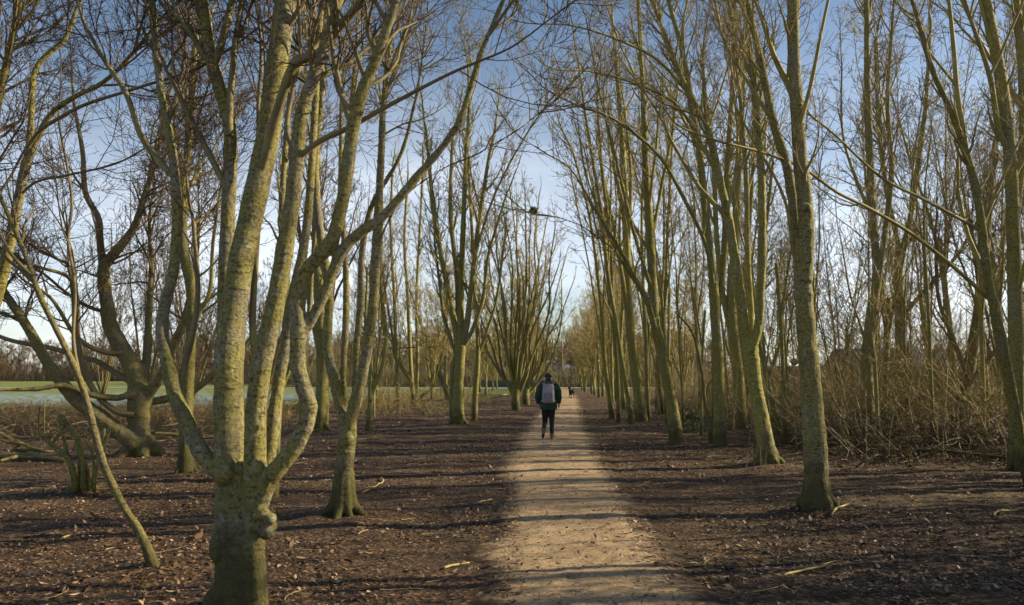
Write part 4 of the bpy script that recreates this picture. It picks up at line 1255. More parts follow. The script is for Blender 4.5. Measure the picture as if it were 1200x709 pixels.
def holly(x, y, r, h, seed, label):  # out-of-view evergreens, added to throw shade over the foreground
    o = leafy(np.array([x, y, 0.0]), np.array([r, r, h]), 5200, .10, seed, label, 'added_shade_holly', 'bush')
    sp = Soup()
    poly_tube(sp, [[0, 0, -.1], [.05, 0, h * .4], [0, .05, h * .85]], [.11, .08, .03], 10, 8)
    link('trunk', sp.mesh('trunk'), M_BARK, o)
    return o
holly(8.8, 7.3, 1.9, 5.2, 21, 'unseen tall holly bush added to shade the front of the path')
holly(11.6, 10.2, 2.0, 4.2, 22, 'unseen shorter holly bush added to shade the ground right of the path')

def cane_cluster(base, n, h, label, seed, spread=.15, mat=None, name='stray_shoots', cat='shoots', r0=.006):
    base = base * np.array([1, 1, 0])
    rg = random.Random(seed)
    o = empty(name, base)
    tag(o, label, cat)
    for k in range(n):
        c = grow_line((rg.uniform(-spread, spread), rg.uniform(-spread, spread), -.03), (rg.uniform(-.25, .25), rg.uniform(-.2, .2), 1), h * rg.uniform(.45, 1), r0, .002, n=10, wob=.07, up=0)
        sp = Soup(); sp.tube(c[0][None], c[1][None], 5)
        link('shoot', sp.mesh('shoot'), mat or M_TWIG_TAN, o)
cane_cluster(gpt(886, 556), 8, .85, 'thin pale upright shoots growing in front of the low-forked maple', 2, .22)
cane_cluster(gpt(817, 535), 7, .45, 'small broken brown stalks on the litter before the dead snag', 3, .2, M_TWIG_BROWN, 'broken_stalks', 'stalks', .012)
cane_cluster(gpt(1050, 545), 5, .5, 'short dead stalks standing before the brushwood pile', 5, .25, M_TWIG_TAN, 'dead_stalks', 'stalks', .006)

# bird's nest in the fan-shaped maple
nc = at(625, 247, 39.8)
sp = Soup()
rg = np.random.default_rng(5)
n = 260
c0 = nrm(rg.standard_normal((n, 3))) * rg.uniform(.08, .2, n)[:, None] * [1, 1, .75]
dd = nrm(np.cross(c0, rg.standard_normal((n, 3)))) * rg.uniform(.1, .22, n)[:, None]
P = np.stack([c0 - dd, c0 * 1.06, c0 + dd], 1)
sp.tube(P, np.full((n, 3), .008), 3)
tag(link('bird_nest', sp.mesh('bird_nest'), M_TWIG_BROWN, loc=nc), "dark twig bird nest high among the fan-shaped maple's branches", 'nest')

# ------------------------------------------------------------------ field, road and what lies beyond
def field_mat():
    k = NT('frosty_grass')
    v = k.coord('Object')
    sep = k.n('ShaderNodeSeparateXYZ'); k.l(v, sep.inputs[0])
    n = k.noise(k.coord('Object', (.12, .30, 1)), 3.0, 6, .7)
    g = k.ramp(n, [(.3, (.085, .115, .022)), (.55, (.145, .175, .035)), (.75, (.21, .215, .06))])
    far = k.math('SUBTRACT', k.math('DIVIDE', sep.outputs['Y'], 78.0), k.math('MULTIPLY', k.math('SUBTRACT', n, .5), 1.3))
    frost = k.ramp(far, [(.48, bw(.25)), (.6, bw(1)), (1.0, bw(1)), (1.22, bw(0))])
    n2 = k.noise(k.coord('Object', (.5, .5, 1)), 2.6, 5, .75)
    frost = k.math('MULTIPLY', frost, k.ramp(n2, [(.47, bw(0)), (.55, bw(1))]))
    wst = k.ramp(k.math('ADD', k.math('DIVIDE', sep.outputs['X'], -60.0), k.math('MULTIPLY', n, .2)), [(.30, bw(0)), (.42, bw(1))])
    frost = k.math('MULTIPLY', frost, wst)
    k.col(k.mix(frost, g, (.19, .28, .43)))  # frost patches, with the blue of sky-lit shade put into their colour
    k.rough(.9)
    k.bump(n2, .5, .05)
    return k.m
fx = np.concatenate([np.linspace(-520, -60, 24)[:-1], np.linspace(-60, 5.2, 150)])
def near_edge(x):
    e = 42.5 + 30 * sstep(x, -17, -7) + 22 * sstep(x, -2, 4) + 3.0 * (vnoise(x, 0 * x, 3.1, 51) - .5) + 2.0 * (vnoise(x, 0 * x, .9, 52) - .5)
    return e
tt = np.linspace(0, 1, 60) ** 2
FX = np.repeat(fx[None], 60, 0)
ne = near_edge(fx)
FY = ne[None] + (117.5 - ne[None]) * tt[:, None]
FZ = .05 + .05 * (vnoise(FX, FY, 3, 53)) * (tt[:, None] > 0) - .06 * (tt[:, None] == 0)
def grid_faces(a, b):
    i = (np.arange(a - 1)[:, None] * b + np.arange(b - 1)[None, :]).ravel()
    return np.stack([i, i + 1, i + b + 1, i + b], -1)
MF = field_mat()
tag(link('field', np_mesh('field', np.stack([FX, FY, FZ], -1).reshape(-1, 3), [grid_faces(60, len(fx))]), MF), kind='structure')
def sheet(name, x0, x1, y0, y1, z, mat, nx=30, ny=8):
    X, Y = np.meshgrid(np.linspace(x0, x1, nx), np.linspace(y0, y1, ny))
    o = link(name, np_mesh(name, np.stack([X, Y, np.full(X.shape, z)], -1).reshape(-1, 3), [grid_faces(ny, nx)]), mat)
    tag(o, kind='structure')
    return o
sheet('meadow', -700, 700, 128.2, 900, .05, MF, 40, 20)
def plain(name, c, rough=.8, var=.25, scale=6):
    k = NT(name)
    n = k.noise(k.coord('Object'), scale, 4)
    k.col(k.mix(k.ramp(n, [(.3, bw(var)), (.65, bw(0))]), c, tuple(x * .5 for x in c)))
    k.rough(rough)
    return k.m
M_ROAD = plain('pale_tarmac', (.36, .33, .30), .85, .3, .8)
sheet('road', -300, 300, 118.4, 128, .08, M_ROAD, 30, 4)
def box(sp, x0, x1, y0, y1, z0, z1):
    V = np.array([[x, y, z] for z in (z0, z1) for y in (y0, y1) for x in (x0, x1)], float)
    sp.add(V, [np.array([[0, 2, 3, 1], [4, 5, 7, 6], [0, 1, 5, 4], [2, 6, 7, 3], [0, 4, 6, 2], [1, 3, 7, 5]])], np.full(8, .03))
def flat(me):
    me.polygons.foreach_set('use_smooth', np.zeros(len(me.polygons), dtype=bool)); return me
def boxes(name, lst, mat, parent=None, off=(0, 0, 0), loc=None):
    sp = Soup()
    for b in lst: box(sp, *b)
    return link(name, flat(sp.mesh(name, off)), mat, parent, loc)

# kerb of the far road
boxes('kerb', [(-300, 5.0, 118.2, 118.39, 0, .13), (9.2, 300, 118.2, 118.39, 0, .13)], plain('kerb_stone', (.35, .34, .32)))
bpy.data.objects['kerb']['kind'] = 'structure'

# dark rail fence across the road
M_FENCE = plain('dark_timber', (.075, .08, .09), .8)
fe = empty('timber_fence', (6, 129.5, 0))
tag(fe, 'short dark close-boarded fence across the road at the end of the path', 'fence')
boxes('board_panel', [(-11 + i * .152, -11 + i * .152 + .145, -.012 + (i % 2) * .012, .012 + (i % 2) * .012, 0.08, 1.25 + (i % 3) * .006) for i in range(80)], M_FENCE, fe)
for i in range(5):
    boxes('post', [(-11 + i * 2.5, -10.88 + i * 2.5, .03, .15, 0, 1.35)], M_FENCE, fe)
boxes('rail', [(-11, 1.15, -.06, -.02, .45, .55)], M_FENCE, fe)
boxes('rail', [(-11, 1.15, -.06, -.02, 1.0, 1.1)], M_FENCE, fe)

M_WHITE = plain('white_render', (.72, .71, .68), .8, .15, 1)
M_SLATE = plain('grey_slate', (.13, .15, .19), .5, .4, 4)
M_BLUE = plain('blue_sheet', (.16, .24, .44), .5, .2, 2)
M_GLASS = plain('dark_glass', (.02, .025, .03), .1, .1, 1)
M_DOOR = plain('dark_door', (.05, .07, .06), .6, .2, 3)
def house(x, y, w, d, h, rh, wall, roof, label, name='house', chim=True, nwin=3, cat='house', over=.35):
    o = empty(name, (x, y, 0))
    tag(o, label, cat)
    V = np.array([[-w/2, 0, 0], [w/2, 0, 0], [w/2, d, 0], [-w/2, d, 0], [-w/2, 0, h], [w/2, 0, h], [w/2, d, h], [-w/2, d, h], [-w/2, d/2, h+rh], [w/2, d/2, h+rh]], float)
    link('wall', np_mesh('wall', V, [np.array([[0, 1, 5, 4], [2, 3, 7, 6]]), np.array([[1, 2, 6, 9, 5], [3, 0, 4, 8, 7]])], False), wall, o)
    a = over; t = .12
    sl = rh / (d / 2)
    R = []
    for sgn, y0 in ((1, 0), (-1, d)):
        e = [y0 - sgn * a, h - a * sl]; r = [d / 2, h + rh]
        R += [[-w/2-a, e[0], e[1]+.01], [w/2+a, e[0], e[1]+.01], [w/2+a, r[0], r[1]+.01], [-w/2-a, r[0], r[1]+.01], [-w/2-a, e[0], e[1]+t], [w/2+a, e[0], e[1]+t], [w/2+a, r[0], r[1]+t], [-w/2-a, r[0], r[1]+t]]
    f = np.array([[0, 1, 2, 3], [4, 7, 6, 5], [0, 4, 5, 1], [1, 5, 6, 2], [2, 6, 7, 3], [3, 7, 4, 0]])
    ro = link('roof', np_mesh('roof', np.array(R), [np.concatenate([f, f + 8])], False), roof, o)
    if chim: boxes('chimney', [(w*.28, w*.28+.6, d/2-.3, d/2+.3, h+rh*.7, h+rh+1.0)], plain('brick_chimney', (.25, .10, .07)), ro)
    for i in range(nwin):
        cx = -w/2 + w * (i + .5) / nwin
        if i == nwin // 2 and nwin > 1:
            boxes('door', [(cx-.45, cx+.45, -.05, -.003, 0, 2.0)], M_DOOR, o)
        else:
            wf = boxes('window', [(cx-.62, cx-.55, -.07, -.003, .9, 2.0), (cx+.55, cx+.62, -.07, -.003, .9, 2.0), (cx-.55, cx+.55, -.07, -.003, .9, .97), (cx-.55, cx+.55, -.07, -.003, 1.93, 2.0), (cx-.03, cx+.03, -.07, -.003, .97, 1.93)], M_WHITE, o)
            boxes('pane', [(cx-.55, cx+.55, -.03, -.005, .97, 1.93)], M_GLASS, wf)
    return o
house(12.2, 178, 4.6, 6, 3.2, 1.8, M_WHITE, M_SLATE, 'small white house with a slate roof glimpsed beyond the end of the path', nwin=3)
house(-19.0, 165, 11, 5, 2.3, .9, plain('cream_wall', (.50, .45, .32)), M_BLUE, 'low pale pavilion with a blue roof across the field', 'pavilion', False, 3, 'pavilion')
house(-29.5, 168, 6, 5, 2.6, 1.3, M_WHITE, M_SLATE, 'small white building across the field behind the thin pole trees', 'white_cottage', False, 3, 'cottage')

# brick wall and slate-roofed building behind the thicket
def brick_mat():
    k = NT('red_brick')
    b = k.n('ShaderNodeTexBrick')
    b.inputs['Color1'].default_value = (.30, .105, .07, 1); b.inputs['Color2'].default_value = (.22, .085, .06, 1); b.inputs['Mortar'].default_value = (.30, .26, .22, 1)
    b.inputs['Scale'].default_value = 1.0; b.inputs['Brick Width'].default_value = .225; b.inputs['Row Height'].default_value = .075; b.inputs['Mortar Size'].default_value = .008
    mp = k.n('ShaderNodeMapping'); mp.inputs['Rotation'].default_value = (math.pi / 2, 0, 0)
    tc = k.n('ShaderNodeTexCoord'); k.l(tc.outputs['Object'], mp.inputs['Vector']); k.l(mp.outputs['Vector'], b.inputs['Vector'])
    k.col(b.outputs['Color']); k.rough(.9)
    return k.m
bwall = empty('brick_wall', (16.5, 57, 0))
tag(bwall, 'red brick garden wall seen in scraps through the thicket', 'wall')
boxes('wall_face', [(0, 9, 0, .22, 0, 2.45)], brick_mat(), bwall)
boxes('coping', [(-.04, 9.04, -.05, .27, 2.452, 2.54)], plain('coping_stone', (.3, .28, .25)), bwall)
house(34.5, 66, 10, 7, 2.3, 1.9, plain('brown_brick', (.20, .12, .09), .9, .4, 8), M_SLATE, 'low brick building with a blue-grey slate roof behind the thicket', 'outbuilding', False, 5, 'building')

# blue car among the shrubs at the far right
def car(x, y, rz, label, paint):
    o = empty('parked_car', (x, y, 0), rz)
    tag(o, label, 'car')
    prof = [(-2.0, .35), (-2.05, .62), (-1.98, .86), (-1.25, .95), (-.62, 1.40), (.75, 1.44), (1.55, 1.0), (2.0, .93), (2.05, .6), (2.0, .35)]
    V, F = [], []
    for sx, wd in ((-1, .80), (1, .80)):
        for (a, z) in prof:
            V.append([a, sx * (wd - max(0, z - .95) * .28), z])
    n = len(prof)
    F4 = [[i, (i + 1) % n, n + (i + 1) % n, n + i] for i in range(n)]
    link('body', np_mesh('body', np.array(V), [np.array(F4), np.array([list(range(n))[::-1], list(range(n, 2 * n))])], False), paint, o)
    for sx in (-1, 1):
        q = .812
        W = np.array([[-1.1, sx*(q-.005), .97], [-.58, sx*(q-.115), 1.34], [.7, sx*(q-.125), 1.37], [1.35, sx*(q-.01), 1.0]])
        W2 = W - [0, sx * .02, 0]
        link('side_window', np_mesh('side_window', np.concatenate([W, W2]), [np.array([[0, 1, 2, 3], [7, 6, 5, 4], [0, 4, 5, 1], [1, 5, 6, 2], [2, 6, 7, 3], [3, 7, 4, 0]])], False), M_GLASS, o)
        for ax in (-1.25, 1.28):
            sp = Soup(); t = np.linspace(0, 1, 3)
            P = np.array([[ax, sx * .62, .31], [ax, sx * .70, .31], [ax, sx * .83, .31]])
            sp.tube(P[None], np.array([[.30, .31, .30]]), 20, caps=True)
            wh = link('wheel', sp.mesh('wheel'), plain('tyre', (.02, .02, .02)), o)
            sp = Soup(); sp.tube(np.array([[[ax, sx * .80, .31], [ax, sx * .838, .31]]]), np.array([[.19, .18]]), 16, caps=True)
            link('rim', sp.mesh('rim'), plain('rim_metal', (.4, .4, .42), .4), wh)
        boxes('headlight', [(-2.04, -1.97, sx * .58 - .12, sx * .58 + .12, .68, .80)], M_WHITE, o)
    return o
car(27.6, 45, .5, 'blue parked car half hidden by shrubs behind the brushwood pile', plain('blue_paint', (.05, .13, .36), .3, .1, 1))

# far conifer beside the white house
cf = empty('conifer', (13.4, 166, 0))
tag(cf, 'dark green conifer standing before the white house at the end of the path', 'tree')
sp = Soup(); poly_tube(sp, [[0, 0, -.2], [0, 0, 4], [0, 0, 8.2]], [.2, .13, .03], 10, 8)
link('trunk', sp.mesh('trunk'), M_BARK_DARK, cf)
rg = np.random.default_rng(9)
n = 3200
z = .6 + 7.6 * rg.random(n) ** 1.15
a = rg.uniform(0, 2 * np.pi, n)
rr_ = (2.5 * (1 - z / 8.6) + .12) * (.35 + .65 * rg.random(n)) * (1 + .25 * np.sin(a * 5 + z * 3))
c = np.stack([rr_ * np.cos(a), rr_ * np.sin(a), z - rr_ * .22], -1)
o1 = nrm(np.stack([np.cos(a), np.sin(a), np.full(n, -.35)], -1) + rg.normal(0, .3, (n, 3)))
o2 = nrm(np.cross(o1, rg.standard_normal((n, 3))))
L = rg.uniform(.25, .5, n)[:, None]
V = np.stack([c - o1 * L * .5 - o2 * .06, c - o1 * L * .5 + o2 * .06, c + o1 * L * .5], 1).reshape(-1, 3)
k = NT('conifer_needles'); k.col((.022, .045, .022)); k.rough(.7)
link('crown', np_mesh('crown', V, [np.arange(3 * n).reshape(-1, 3)], False), k.m, cf)

# far-off bare woodland, read as one mass
rg = np.random.default_rng(12)
def woodland(name, nt_, xr, yr, hr, rmin, nscrub, hs, col, seed, skip=None):
    rg = np.random.default_rng(seed)
    sp = Soup()
    tp, tr = [], []
    for q in range(nt_):
        x = rg.uniform(*xr); y = rg.uniform(*yr)
        if skip and skip(x, y): continue
        c = grow_line((x, y, 0), (rg.normal(0, .06), rg.normal(0, .06), 1), rg.uniform(*hr), .26, .06, n=8, wob=.05)
        tp.append(c[0]); tr.append(c[1])
    tp, tr = np.array(tp), np.array(tr)
    sp.tube(tp, tr, 4)
    P1, R1 = spawn(tp, tr, 1.9, .12, 1, 3, 6.5, (20, 60), .5, .12, 5, .12, .10, .4, taperlen=.5)
    sp.tube(P1, np.maximum(R1, rmin * 1.3), 3)
    P2, R2 = spawn(P1, R1, 1.7, .1, 1, 1.2, 3, (25, 65), .6, .05, 4, .16, .06, .5, taperlen=.3)
    sp.tube(P2, np.maximum(R2, rmin), 3)
    n = nscrub
    b = np.stack([rg.uniform(*xr, n), rg.uniform(yr[0] - 3, yr[1], n), np.zeros(n)], -1)
    if skip is not None:
        b = b[[not skip(q[0], q[1]) for q in b]]; n = len(b)
    top = b + np.stack([rg.normal(0, .9, n), rg.normal(0, .9, n), rg.uniform(*hs, n)], -1)
    sp.tube(np.stack([b, (b + top) / 2 + rg.normal(0, .3, (n, 3)), top], 1), np.repeat(np.array([[1.0, .8, .3]]), n, 0) * rmin * 1.1, 3)
    Q, S_ = spawn(np.stack([b, (b + top) / 2, top], 1), np.full((n, 3), rmin), .8, .3, 1, .8, 2.2, (20, 60), .6, rmin, 4, .2, .05, .4)
    sp.tube(Q, np.maximum(S_, rmin * .5), 3)
    tag(link(name, sp.mesh(name), plain(name, col, .9, .5, .3)), kind='stuff')
woodland('far_woodland', 330, (-430, -80), (390, 450), (13, 22), .075, 11000, (3, 10), (.16, .115, .07), 12)
woodland('far_tree_belt', 240, (-92, 60), (186, 240), (8, 14), .05, 7000, (1.5, 5), (.22, .165, .095), 13, lambda x, y: (9.5 < x < 17 and y < 188))
woodland('far_scrub', 90, (-40, 34), (136, 164), (5, 10), .035, 7000, (.8, 4.2), (.24, .20, .10), 14, lambda x, y: (11.2 < x < 12.2))

# ------------------------------------------------------------------ walker
def cloth(name, c, c2=None, rough=.85):
    k = NT(name)
    v = k.coord('Object')
    n = k.noise(v, 7, 4)
    k.col(k.mix(k.ramp(n, [(.35, bw(1)), (.65, bw(0))]), c, c2 or tuple(x * .7 for x in c)))
    k.rough(rough)
    b = k.bump(k.noise(v, 11, 3, .6, 1.2), .5, .03)
    k.bump(k.noise(v, 140, 2), .2, .004, b)
    return k.m
M_SKIN = plain('skin', (.50, .30, .22), .55, .1, 20)
M_COAT = cloth('green_coat', (.032, .075, .052))
M_TROUS = cloth('dark_trousers', (.022, .024, .032))
M_HAT = cloth('dark_knit', (.05, .045, .045))
M_BOOT = cloth('brown_boots', (.20, .155, .115), rough=.6)
M_PACK = cloth('grey_pack', (.42, .41, .455))
M_PACK2 = cloth('grey_pack_dark', (.27, .262, .29))
M_STRAP = cloth('pale_strap', (.34, .32, .30))
M_HAIR = plain('dark_hair', (.035, .025, .02), .5, .4, 60)

wp = gpt(643, 516) * [1, 1, 0] + [0, 0, .012]
WR = math.radians(-3)
pe = empty('person', wp, WR)
tag(pe, 'walker seen from behind in a green coat, dark trousers, knit cap and grey backpack', 'person')

HIP = {-1: (-.09, 0, .90), 1: (.09, 0, .90)}
KNEE = {-1: (-.10, .10, .475), 1: (.085, .07, .49)}
ANK = {-1: (-.135, -.22, .245), 1: (.085, .06, .095)}
TOE = {-1: (-.15, -.14, .105), 1: (.12, .235, .035)}
SHO = {-1: (-.185, 0, 1.425), 1: (.185, 0, 1.425)}
ELB = {-1: (-.275, -.07, 1.17), 1: (.275, -.06, 1.17)}
WRI = {-1: (-.285, .05, .945), 1: (.275, .05, .95)}
b = Soup()
poly_tube(b, [(0, 0, .86), (0, 0, .95), (0, .005, 1.12), (0, .01, 1.30), (0, 0, 1.42), (0, 0, 1.48)], [.13, .15, .13, .15, .13, .06], 16, 16)
poly_tube(b, [(0, 0, 1.42), (0, .012, 1.52), (0, .02, 1.60)], [.065, .058, .055], 8, 12)
ellipsoid(b, (0, .025, 1.652), (.075, .095, .112), 20, 14)
ellipsoid(b, (0, .075, 1.60), (.05, .045, .055), 14, 10)
poly_tube(b, [(0, .112, 1.665), (0, .138, 1.635), (0, .118, 1.625)], [.010, .015, .012], 6, 8)
poly_tube(b, [(-.025, .106, 1.59), (0, .118, 1.592), (.025, .106, 1.59)], [.006, .009, .006], 6, 6)
for s in (-1, 1):
    ellipsoid(b, (s * .078, .015, 1.645), (.012, .022, .034))
    poly_tube(b, [HIP[s], KNEE[s], ANK[s]], [.085, .06, .042], 14, 12)
    poly_tube(b, [ANK[s], np.add(ANK[s], TOE[s]) / 2 - [0, 0, .01], TOE[s]], [.042, .04, .028], 8, 10)
    poly_tube(b, [(s * .12, 0, 1.41), SHO[s], ELB[s], WRI[s]], [.055, .06, .042, .029], 16, 10)
    w = np.array(WRI[s])
    pd = nrm(np.array([s * .02, .10, -1.0]))              # hand hangs down, slightly forward
    pc = w + pd * .055
    poly_tube(b, [w, pc, w + pd * .095], [.027, .032, .030], 6, 10)
    for q, (ln, oy) in enumerate([(.070, .030), (.078, .010), (.072, -.010), (.058, -.029)]):
        r0 = w + pd * .088 + np.array([0, oy, 0])
        k1 = r0 + pd * ln * .5 + np.array([-s * .006, .006, 0])
        k2 = k1 + (pd * .6 + np.array([-s * .7, .25, 0])) * ln * .5
        poly_tube(b, [r0 - pd * .02, r0, k1, k2], [.0095, .0092, .0085, .0068], 7, 8)
    t0 = w + pd * .03 + np.array([-s * .004, .028, 0])
    poly_tube(b, [t0, t0 + pd * .03 + np.array([-s * .012, .020, 0]), t0 + pd * .062 + np.array([-s * .022, .022, 0])], [.013, .011, .008], 7, 8)
link('body', blend_mesh(b, 'body', .0055, 3), M_SKIN, pe)
for s in (-1, 1):
    e = Soup(); ellipsoid(e, (s * .03, .107, 1.662), (.011, .008, .009)); link('eye', e.mesh('eye'), plain('eye_white', (.7, .7, .68), .3), pe)
h = Soup()
ellipsoid(h, (0, .012, 1.632), (.080, .082, .088), 20, 12)
poly_tube(h, [(-.06, -.03, 1.60), (0, -.065, 1.565), (.06, -.03, 1.60)], [.02, .03, .02], 8, 8)
link('hair', blend_mesh(h, 'hair', .008, 3), M_HAIR, pe)
h = Soup()
poly_tube(h, [(0, .02, 1.665), (0, .02, 1.70), (0, .018, 1.745), (0, .015, 1.775), (0, .012, 1.787)], [.098, .102, .088, .055, .015], 14, 20)
poly_tube(h, [(0, .022, 1.655), (0, .022, 1.69)], [.104, .105], 4, 20)
link('cap', blend_mesh(h, 'cap', .008, 4), M_HAT, pe)

def loft(soup, secs, nu=28, p=2.4):
    V = []
    for (z, cx, cy, rx, ry) in secs:
        for k in range(nu):
            a = 2 * math.pi * k / nu
            c, s = math.cos(a), math.sin(a)
            V.append([cx + rx * math.copysign(abs(c) ** (2 / p), c), cy + ry * math.copysign(abs(s) ** (2 / p), s), z])
    m = len(secs)
    i = (np.arange(m - 1)[:, None] * nu); k = np.arange(nu)[None]
    q = np.stack([i + k, i + (k + 1) % nu, i + nu + (k + 1) % nu, i + nu + k], -1).reshape(-1, 4)
    soup.add(np.array(V), [q, np.arange(nu)[::-1][None], (np.arange(nu) + (m - 1) * nu)[None]], np.full(len(V), .03))
c = Soup()
loft(c, [(.80, 0, -.005, .232, .165), (.86, 0, -.005, .230, .168), (1.0, 0, -.005, .222, .165), (1.15, 0, -.01, .225, .165), (1.30, 0, -.01, .232, .165), (1.40, 0, -.01, .215, .14), (1.455, 0, -.008, .15, .105), (1.49, 0, 0, .085, .085)])
loft(c, [(1.44, 0, .0, .105, .098), (1.50, 0, .004, .094, .09), (1.555, 0, .008, .092, .09), (1.565, 0, .008, .08, .08)])
for s in (-1, 1):
    poly_tube(c, [(s * .13, 0, 1.40), np.array(SHO[s]) + [s * .012, 0, .0], np.add(SHO[s], ELB[s]) / 2 + [s * .02, 0, 0], np.array(ELB[s]) + [s * .006, 0, 0], np.add(ELB[s], WRI[s]) / 2, np.array(WRI[s]) + [0, -.005, .03]], [.075, .088, .086, .077, .068, .060], 20, 16)
    poly_tube(c, [np.array(WRI[s]) + [0, -.008, .065], np.array(WRI[s]) + [0, -.004, .025]], [.062, .058], 4, 14)
me = blend_mesh(c, 'coat', .011, 4)
nv = len(me.vertices)
cov = np.empty(nv * 3, np.float32); me.vertices.foreach_get('co', cov); cov = cov.reshape(-1, 3)
nov = np.array([v.normal[:] for v in me.vertices])
w_ = (vnoise(cov[:, 0] + cov[:, 1] * .7, cov[:, 2] * 2.0, .11, 61) - .5) * .022 + (vnoise(cov[:, 0] * 2 - cov[:, 1], cov[:, 2], .07, 62) - .5) * .012
me.vertices.foreach_set('co', (cov + nov * w_[:, None]).astype(np.float32).ravel())
me.update()
link('coat', me, M_COAT, pe)
t = Soup()
ellipsoid(t, (0, -.005, .90), (.165, .125, .12))
for s in (-1, 1):
    k_ = np.array(KNEE[s]); a_ = np.array(ANK[s])
    poly_tube(t, [np.array(HIP[s]) + [0, 0, .02], np.add(HIP[s], KNEE[s]) / 2, k_, (k_ + a_) / 2 + [0, -.012, 0], a_ + [0, 0, .045]], [.106, .090, .070, .060, .052], 18, 14)
link('trousers', blend_mesh(t, 'trousers', .011, 4), M_TROUS, pe)
for s in (-1, 1):
    a_, o_ = np.array(ANK[s]), np.array(TOE[s])
    f = nrm(o_ - a_)
    t = Soup()
    poly_tube(t, [a_ + [0, 0, .085], a_ + [0, 0, .02], a_ + [0, 0, -.03]], [.060, .056, .052], 8, 12)
    heel = a_ + [0, -.035, -.045] if s < 0 else a_ + [0, -.035, -.055]
    poly_tube(t, [heel, (heel + o_) / 2 + [0, 0, .015], o_ + [0, .0, .012], o_ + f * .03 + [0, 0, .012]], [.042, .046, .044, .028], 12, 12)
    bo = link('boot', blend_mesh(t, 'boot', .009, 3), M_BOOT, pe)
    t = Soup()
    dd = o_ + f * .02 - heel
    poly_tube(t, [heel + [0, -.015, -.03], (heel + o_) / 2 + [0, 0, -.022], o_ + f * .035 + [0, 0, -.016]], [.030, .030, .028], 10, 10)
    link('sole', blend_mesh(t, 'sole', .009, 1), plain('rubber_sole', (.03, .03, .03)), bo)

# backpack: worn, but a thing of its own
def rbox(c, d, r, seg=4, taper=1.0):
    bm = bmesh.new()
    bmesh.ops.create_cube(bm, size=1)
    for v in bm.verts:
        v.co.x *= d[0] * (taper if v.co.z > 0 else 1); v.co.y *= d[1] * (taper if v.co.z > 0 else 1); v.co.z *= d[2]
    bmesh.ops.bevel(bm, geom=bm.edges[:] + bm.verts[:], offset=r, segments=seg, affect='EDGES', profile=.6)
    for v in bm.verts: v.co += Vector(c)
    me = bpy.data.meshes.new('box'); bm.to_mesh(me); bm.free()
    me.polygons.foreach_set('use_smooth', np.ones(len(me.polygons), dtype=bool))
    return me
bp = empty('backpack', wp + [0, 0, 0], WR)
tag(bp, "grey backpack with a pale shoulder strap on the walker's back", 'backpack')
link('main_compartment', rbox((0, -.255, 1.235), (.335, .20, .49), .075, 5, .86), M_PACK, bp)
link('front_pocket', rbox((0, -.352, 1.145), (.255, .07, .25), .03, 4, .9), M_PACK2, bp)
link('bottom_panel', rbox((0, -.255, 1.01), (.30, .185, .06), .025, 3), M_PACK2, bp)
t = Soup(); poly_tube(t, [(-.045, -.22, 1.46), (-.03, -.22, 1.51), (.03, -.22, 1.51), (.045, -.22, 1.46)], [.010] * 4, 14, 8); link('grab_handle', t.mesh('grab_handle'), M_PACK2, bp)
for s in (-1, 1):
    P = catmull([(s * .10, -.20, 1.455), (s * .125, -.10, 1.500), (s * .13, .01, 1.512), (s * .135, .12, 1.43), (s * .15, .182, 1.25), (s * .19, .165, 1.12), (s * .222, .05, 1.06), (s * .20, -.12, 1.03), (s * .14, -.20, 1.03)], 40)
    T = nrm(np.gradient(P, axis=0))
    cen = np.array([0, -.02, 1.25]); out = nrm(P - cen); W = nrm(np.cross(T, out)); out = np.cross(W, T)
    hw = np.interp(np.linspace(0, 1, 40), [0, .5, .62, 1], [.034, .034, .014, .012])
    V = np.concatenate([np.stack([P - W * hw[:, None] - out * .006, P + W * hw[:, None] - out * .006, P + W * hw[:, None] + out * .006, P - W * hw[:, None] + out * .006], 1).reshape(-1, 3)])
    i = (np.arange(39) * 4)[:, None]; q = np.arange(4)[None]
    F = np.stack([i + q, i + (q + 1) % 4, i + 4 + (q + 1) % 4, i + 4 + q], -1).reshape(-1, 4)
    link('shoulder_strap', np_mesh('shoulder_strap', V, [F, np.array([[0, 1, 2, 3], [159, 158, 157, 156]])], True), M_STRAP, bp)

# ------------------------------------------------------------------ dog far ahead on the path
dp = gpt(669.5, 467.0) * [1, 1, 0]
dg_ = empty('dog', dp + [0, 0, .012], math.radians(14))
tag(dg_, 'dark shaggy dog standing on the path far ahead of the walker', 'dog')
M_DOG = plain('black_fur', (.018, .016, .017), .75, .5, 30)
b = Soup()
poly_tube(b, [(0, -.33, .56), (0, -.2, .575), (0, .0, .545), (0, .18, .545), (0, .32, .60)], [.10, .125, .125, .155, .12], 18, 14)
ellipsoid(b, (0, .18, .50), (.13, .17, .16))
poly_tube(b, [(0, .27, .62), (0, .37, .72), (0, .43, .82)], [.115, .09, .08], 10, 12)
ellipsoid(b, (0, .46, .85), (.085, .10, .085))
poly_tube(b, [(0, .50, .84), (0, .58, .815), (0, .635, .805)], [.055, .045, .034], 8, 10)
for s in (-1, 1):
    poly_tube(b, [(s * .07, .43, .90), (s * .105, .42, .86), (s * .115, .43, .77)], [.03, .034, .02], 8, 8)
    y0 = .21 + s * .04
    poly_tube(b, [(s * .09, y0, .52), (s * .095, y0 - .05, .36), (s * .095, y0 + .01, .19), (s * .095, y0, .055)], [.075, .050, .035, .030], 14, 10)
    ellipsoid(b, (s * .095, y0 + .035, .03), (.036, .058, .03))
    y1 = -.27 - s * .03
    poly_tube(b, [(s * .085, y1, .55), (s * .10, y1 + .10, .37), (s * .10, y1 - .09, .215), (s * .10, y1 - .06, .055)], [.10, .068, .034, .028], 14, 10)
    ellipsoid(b, (s * .10, y1 - .02, .03), (.034, .056, .03))
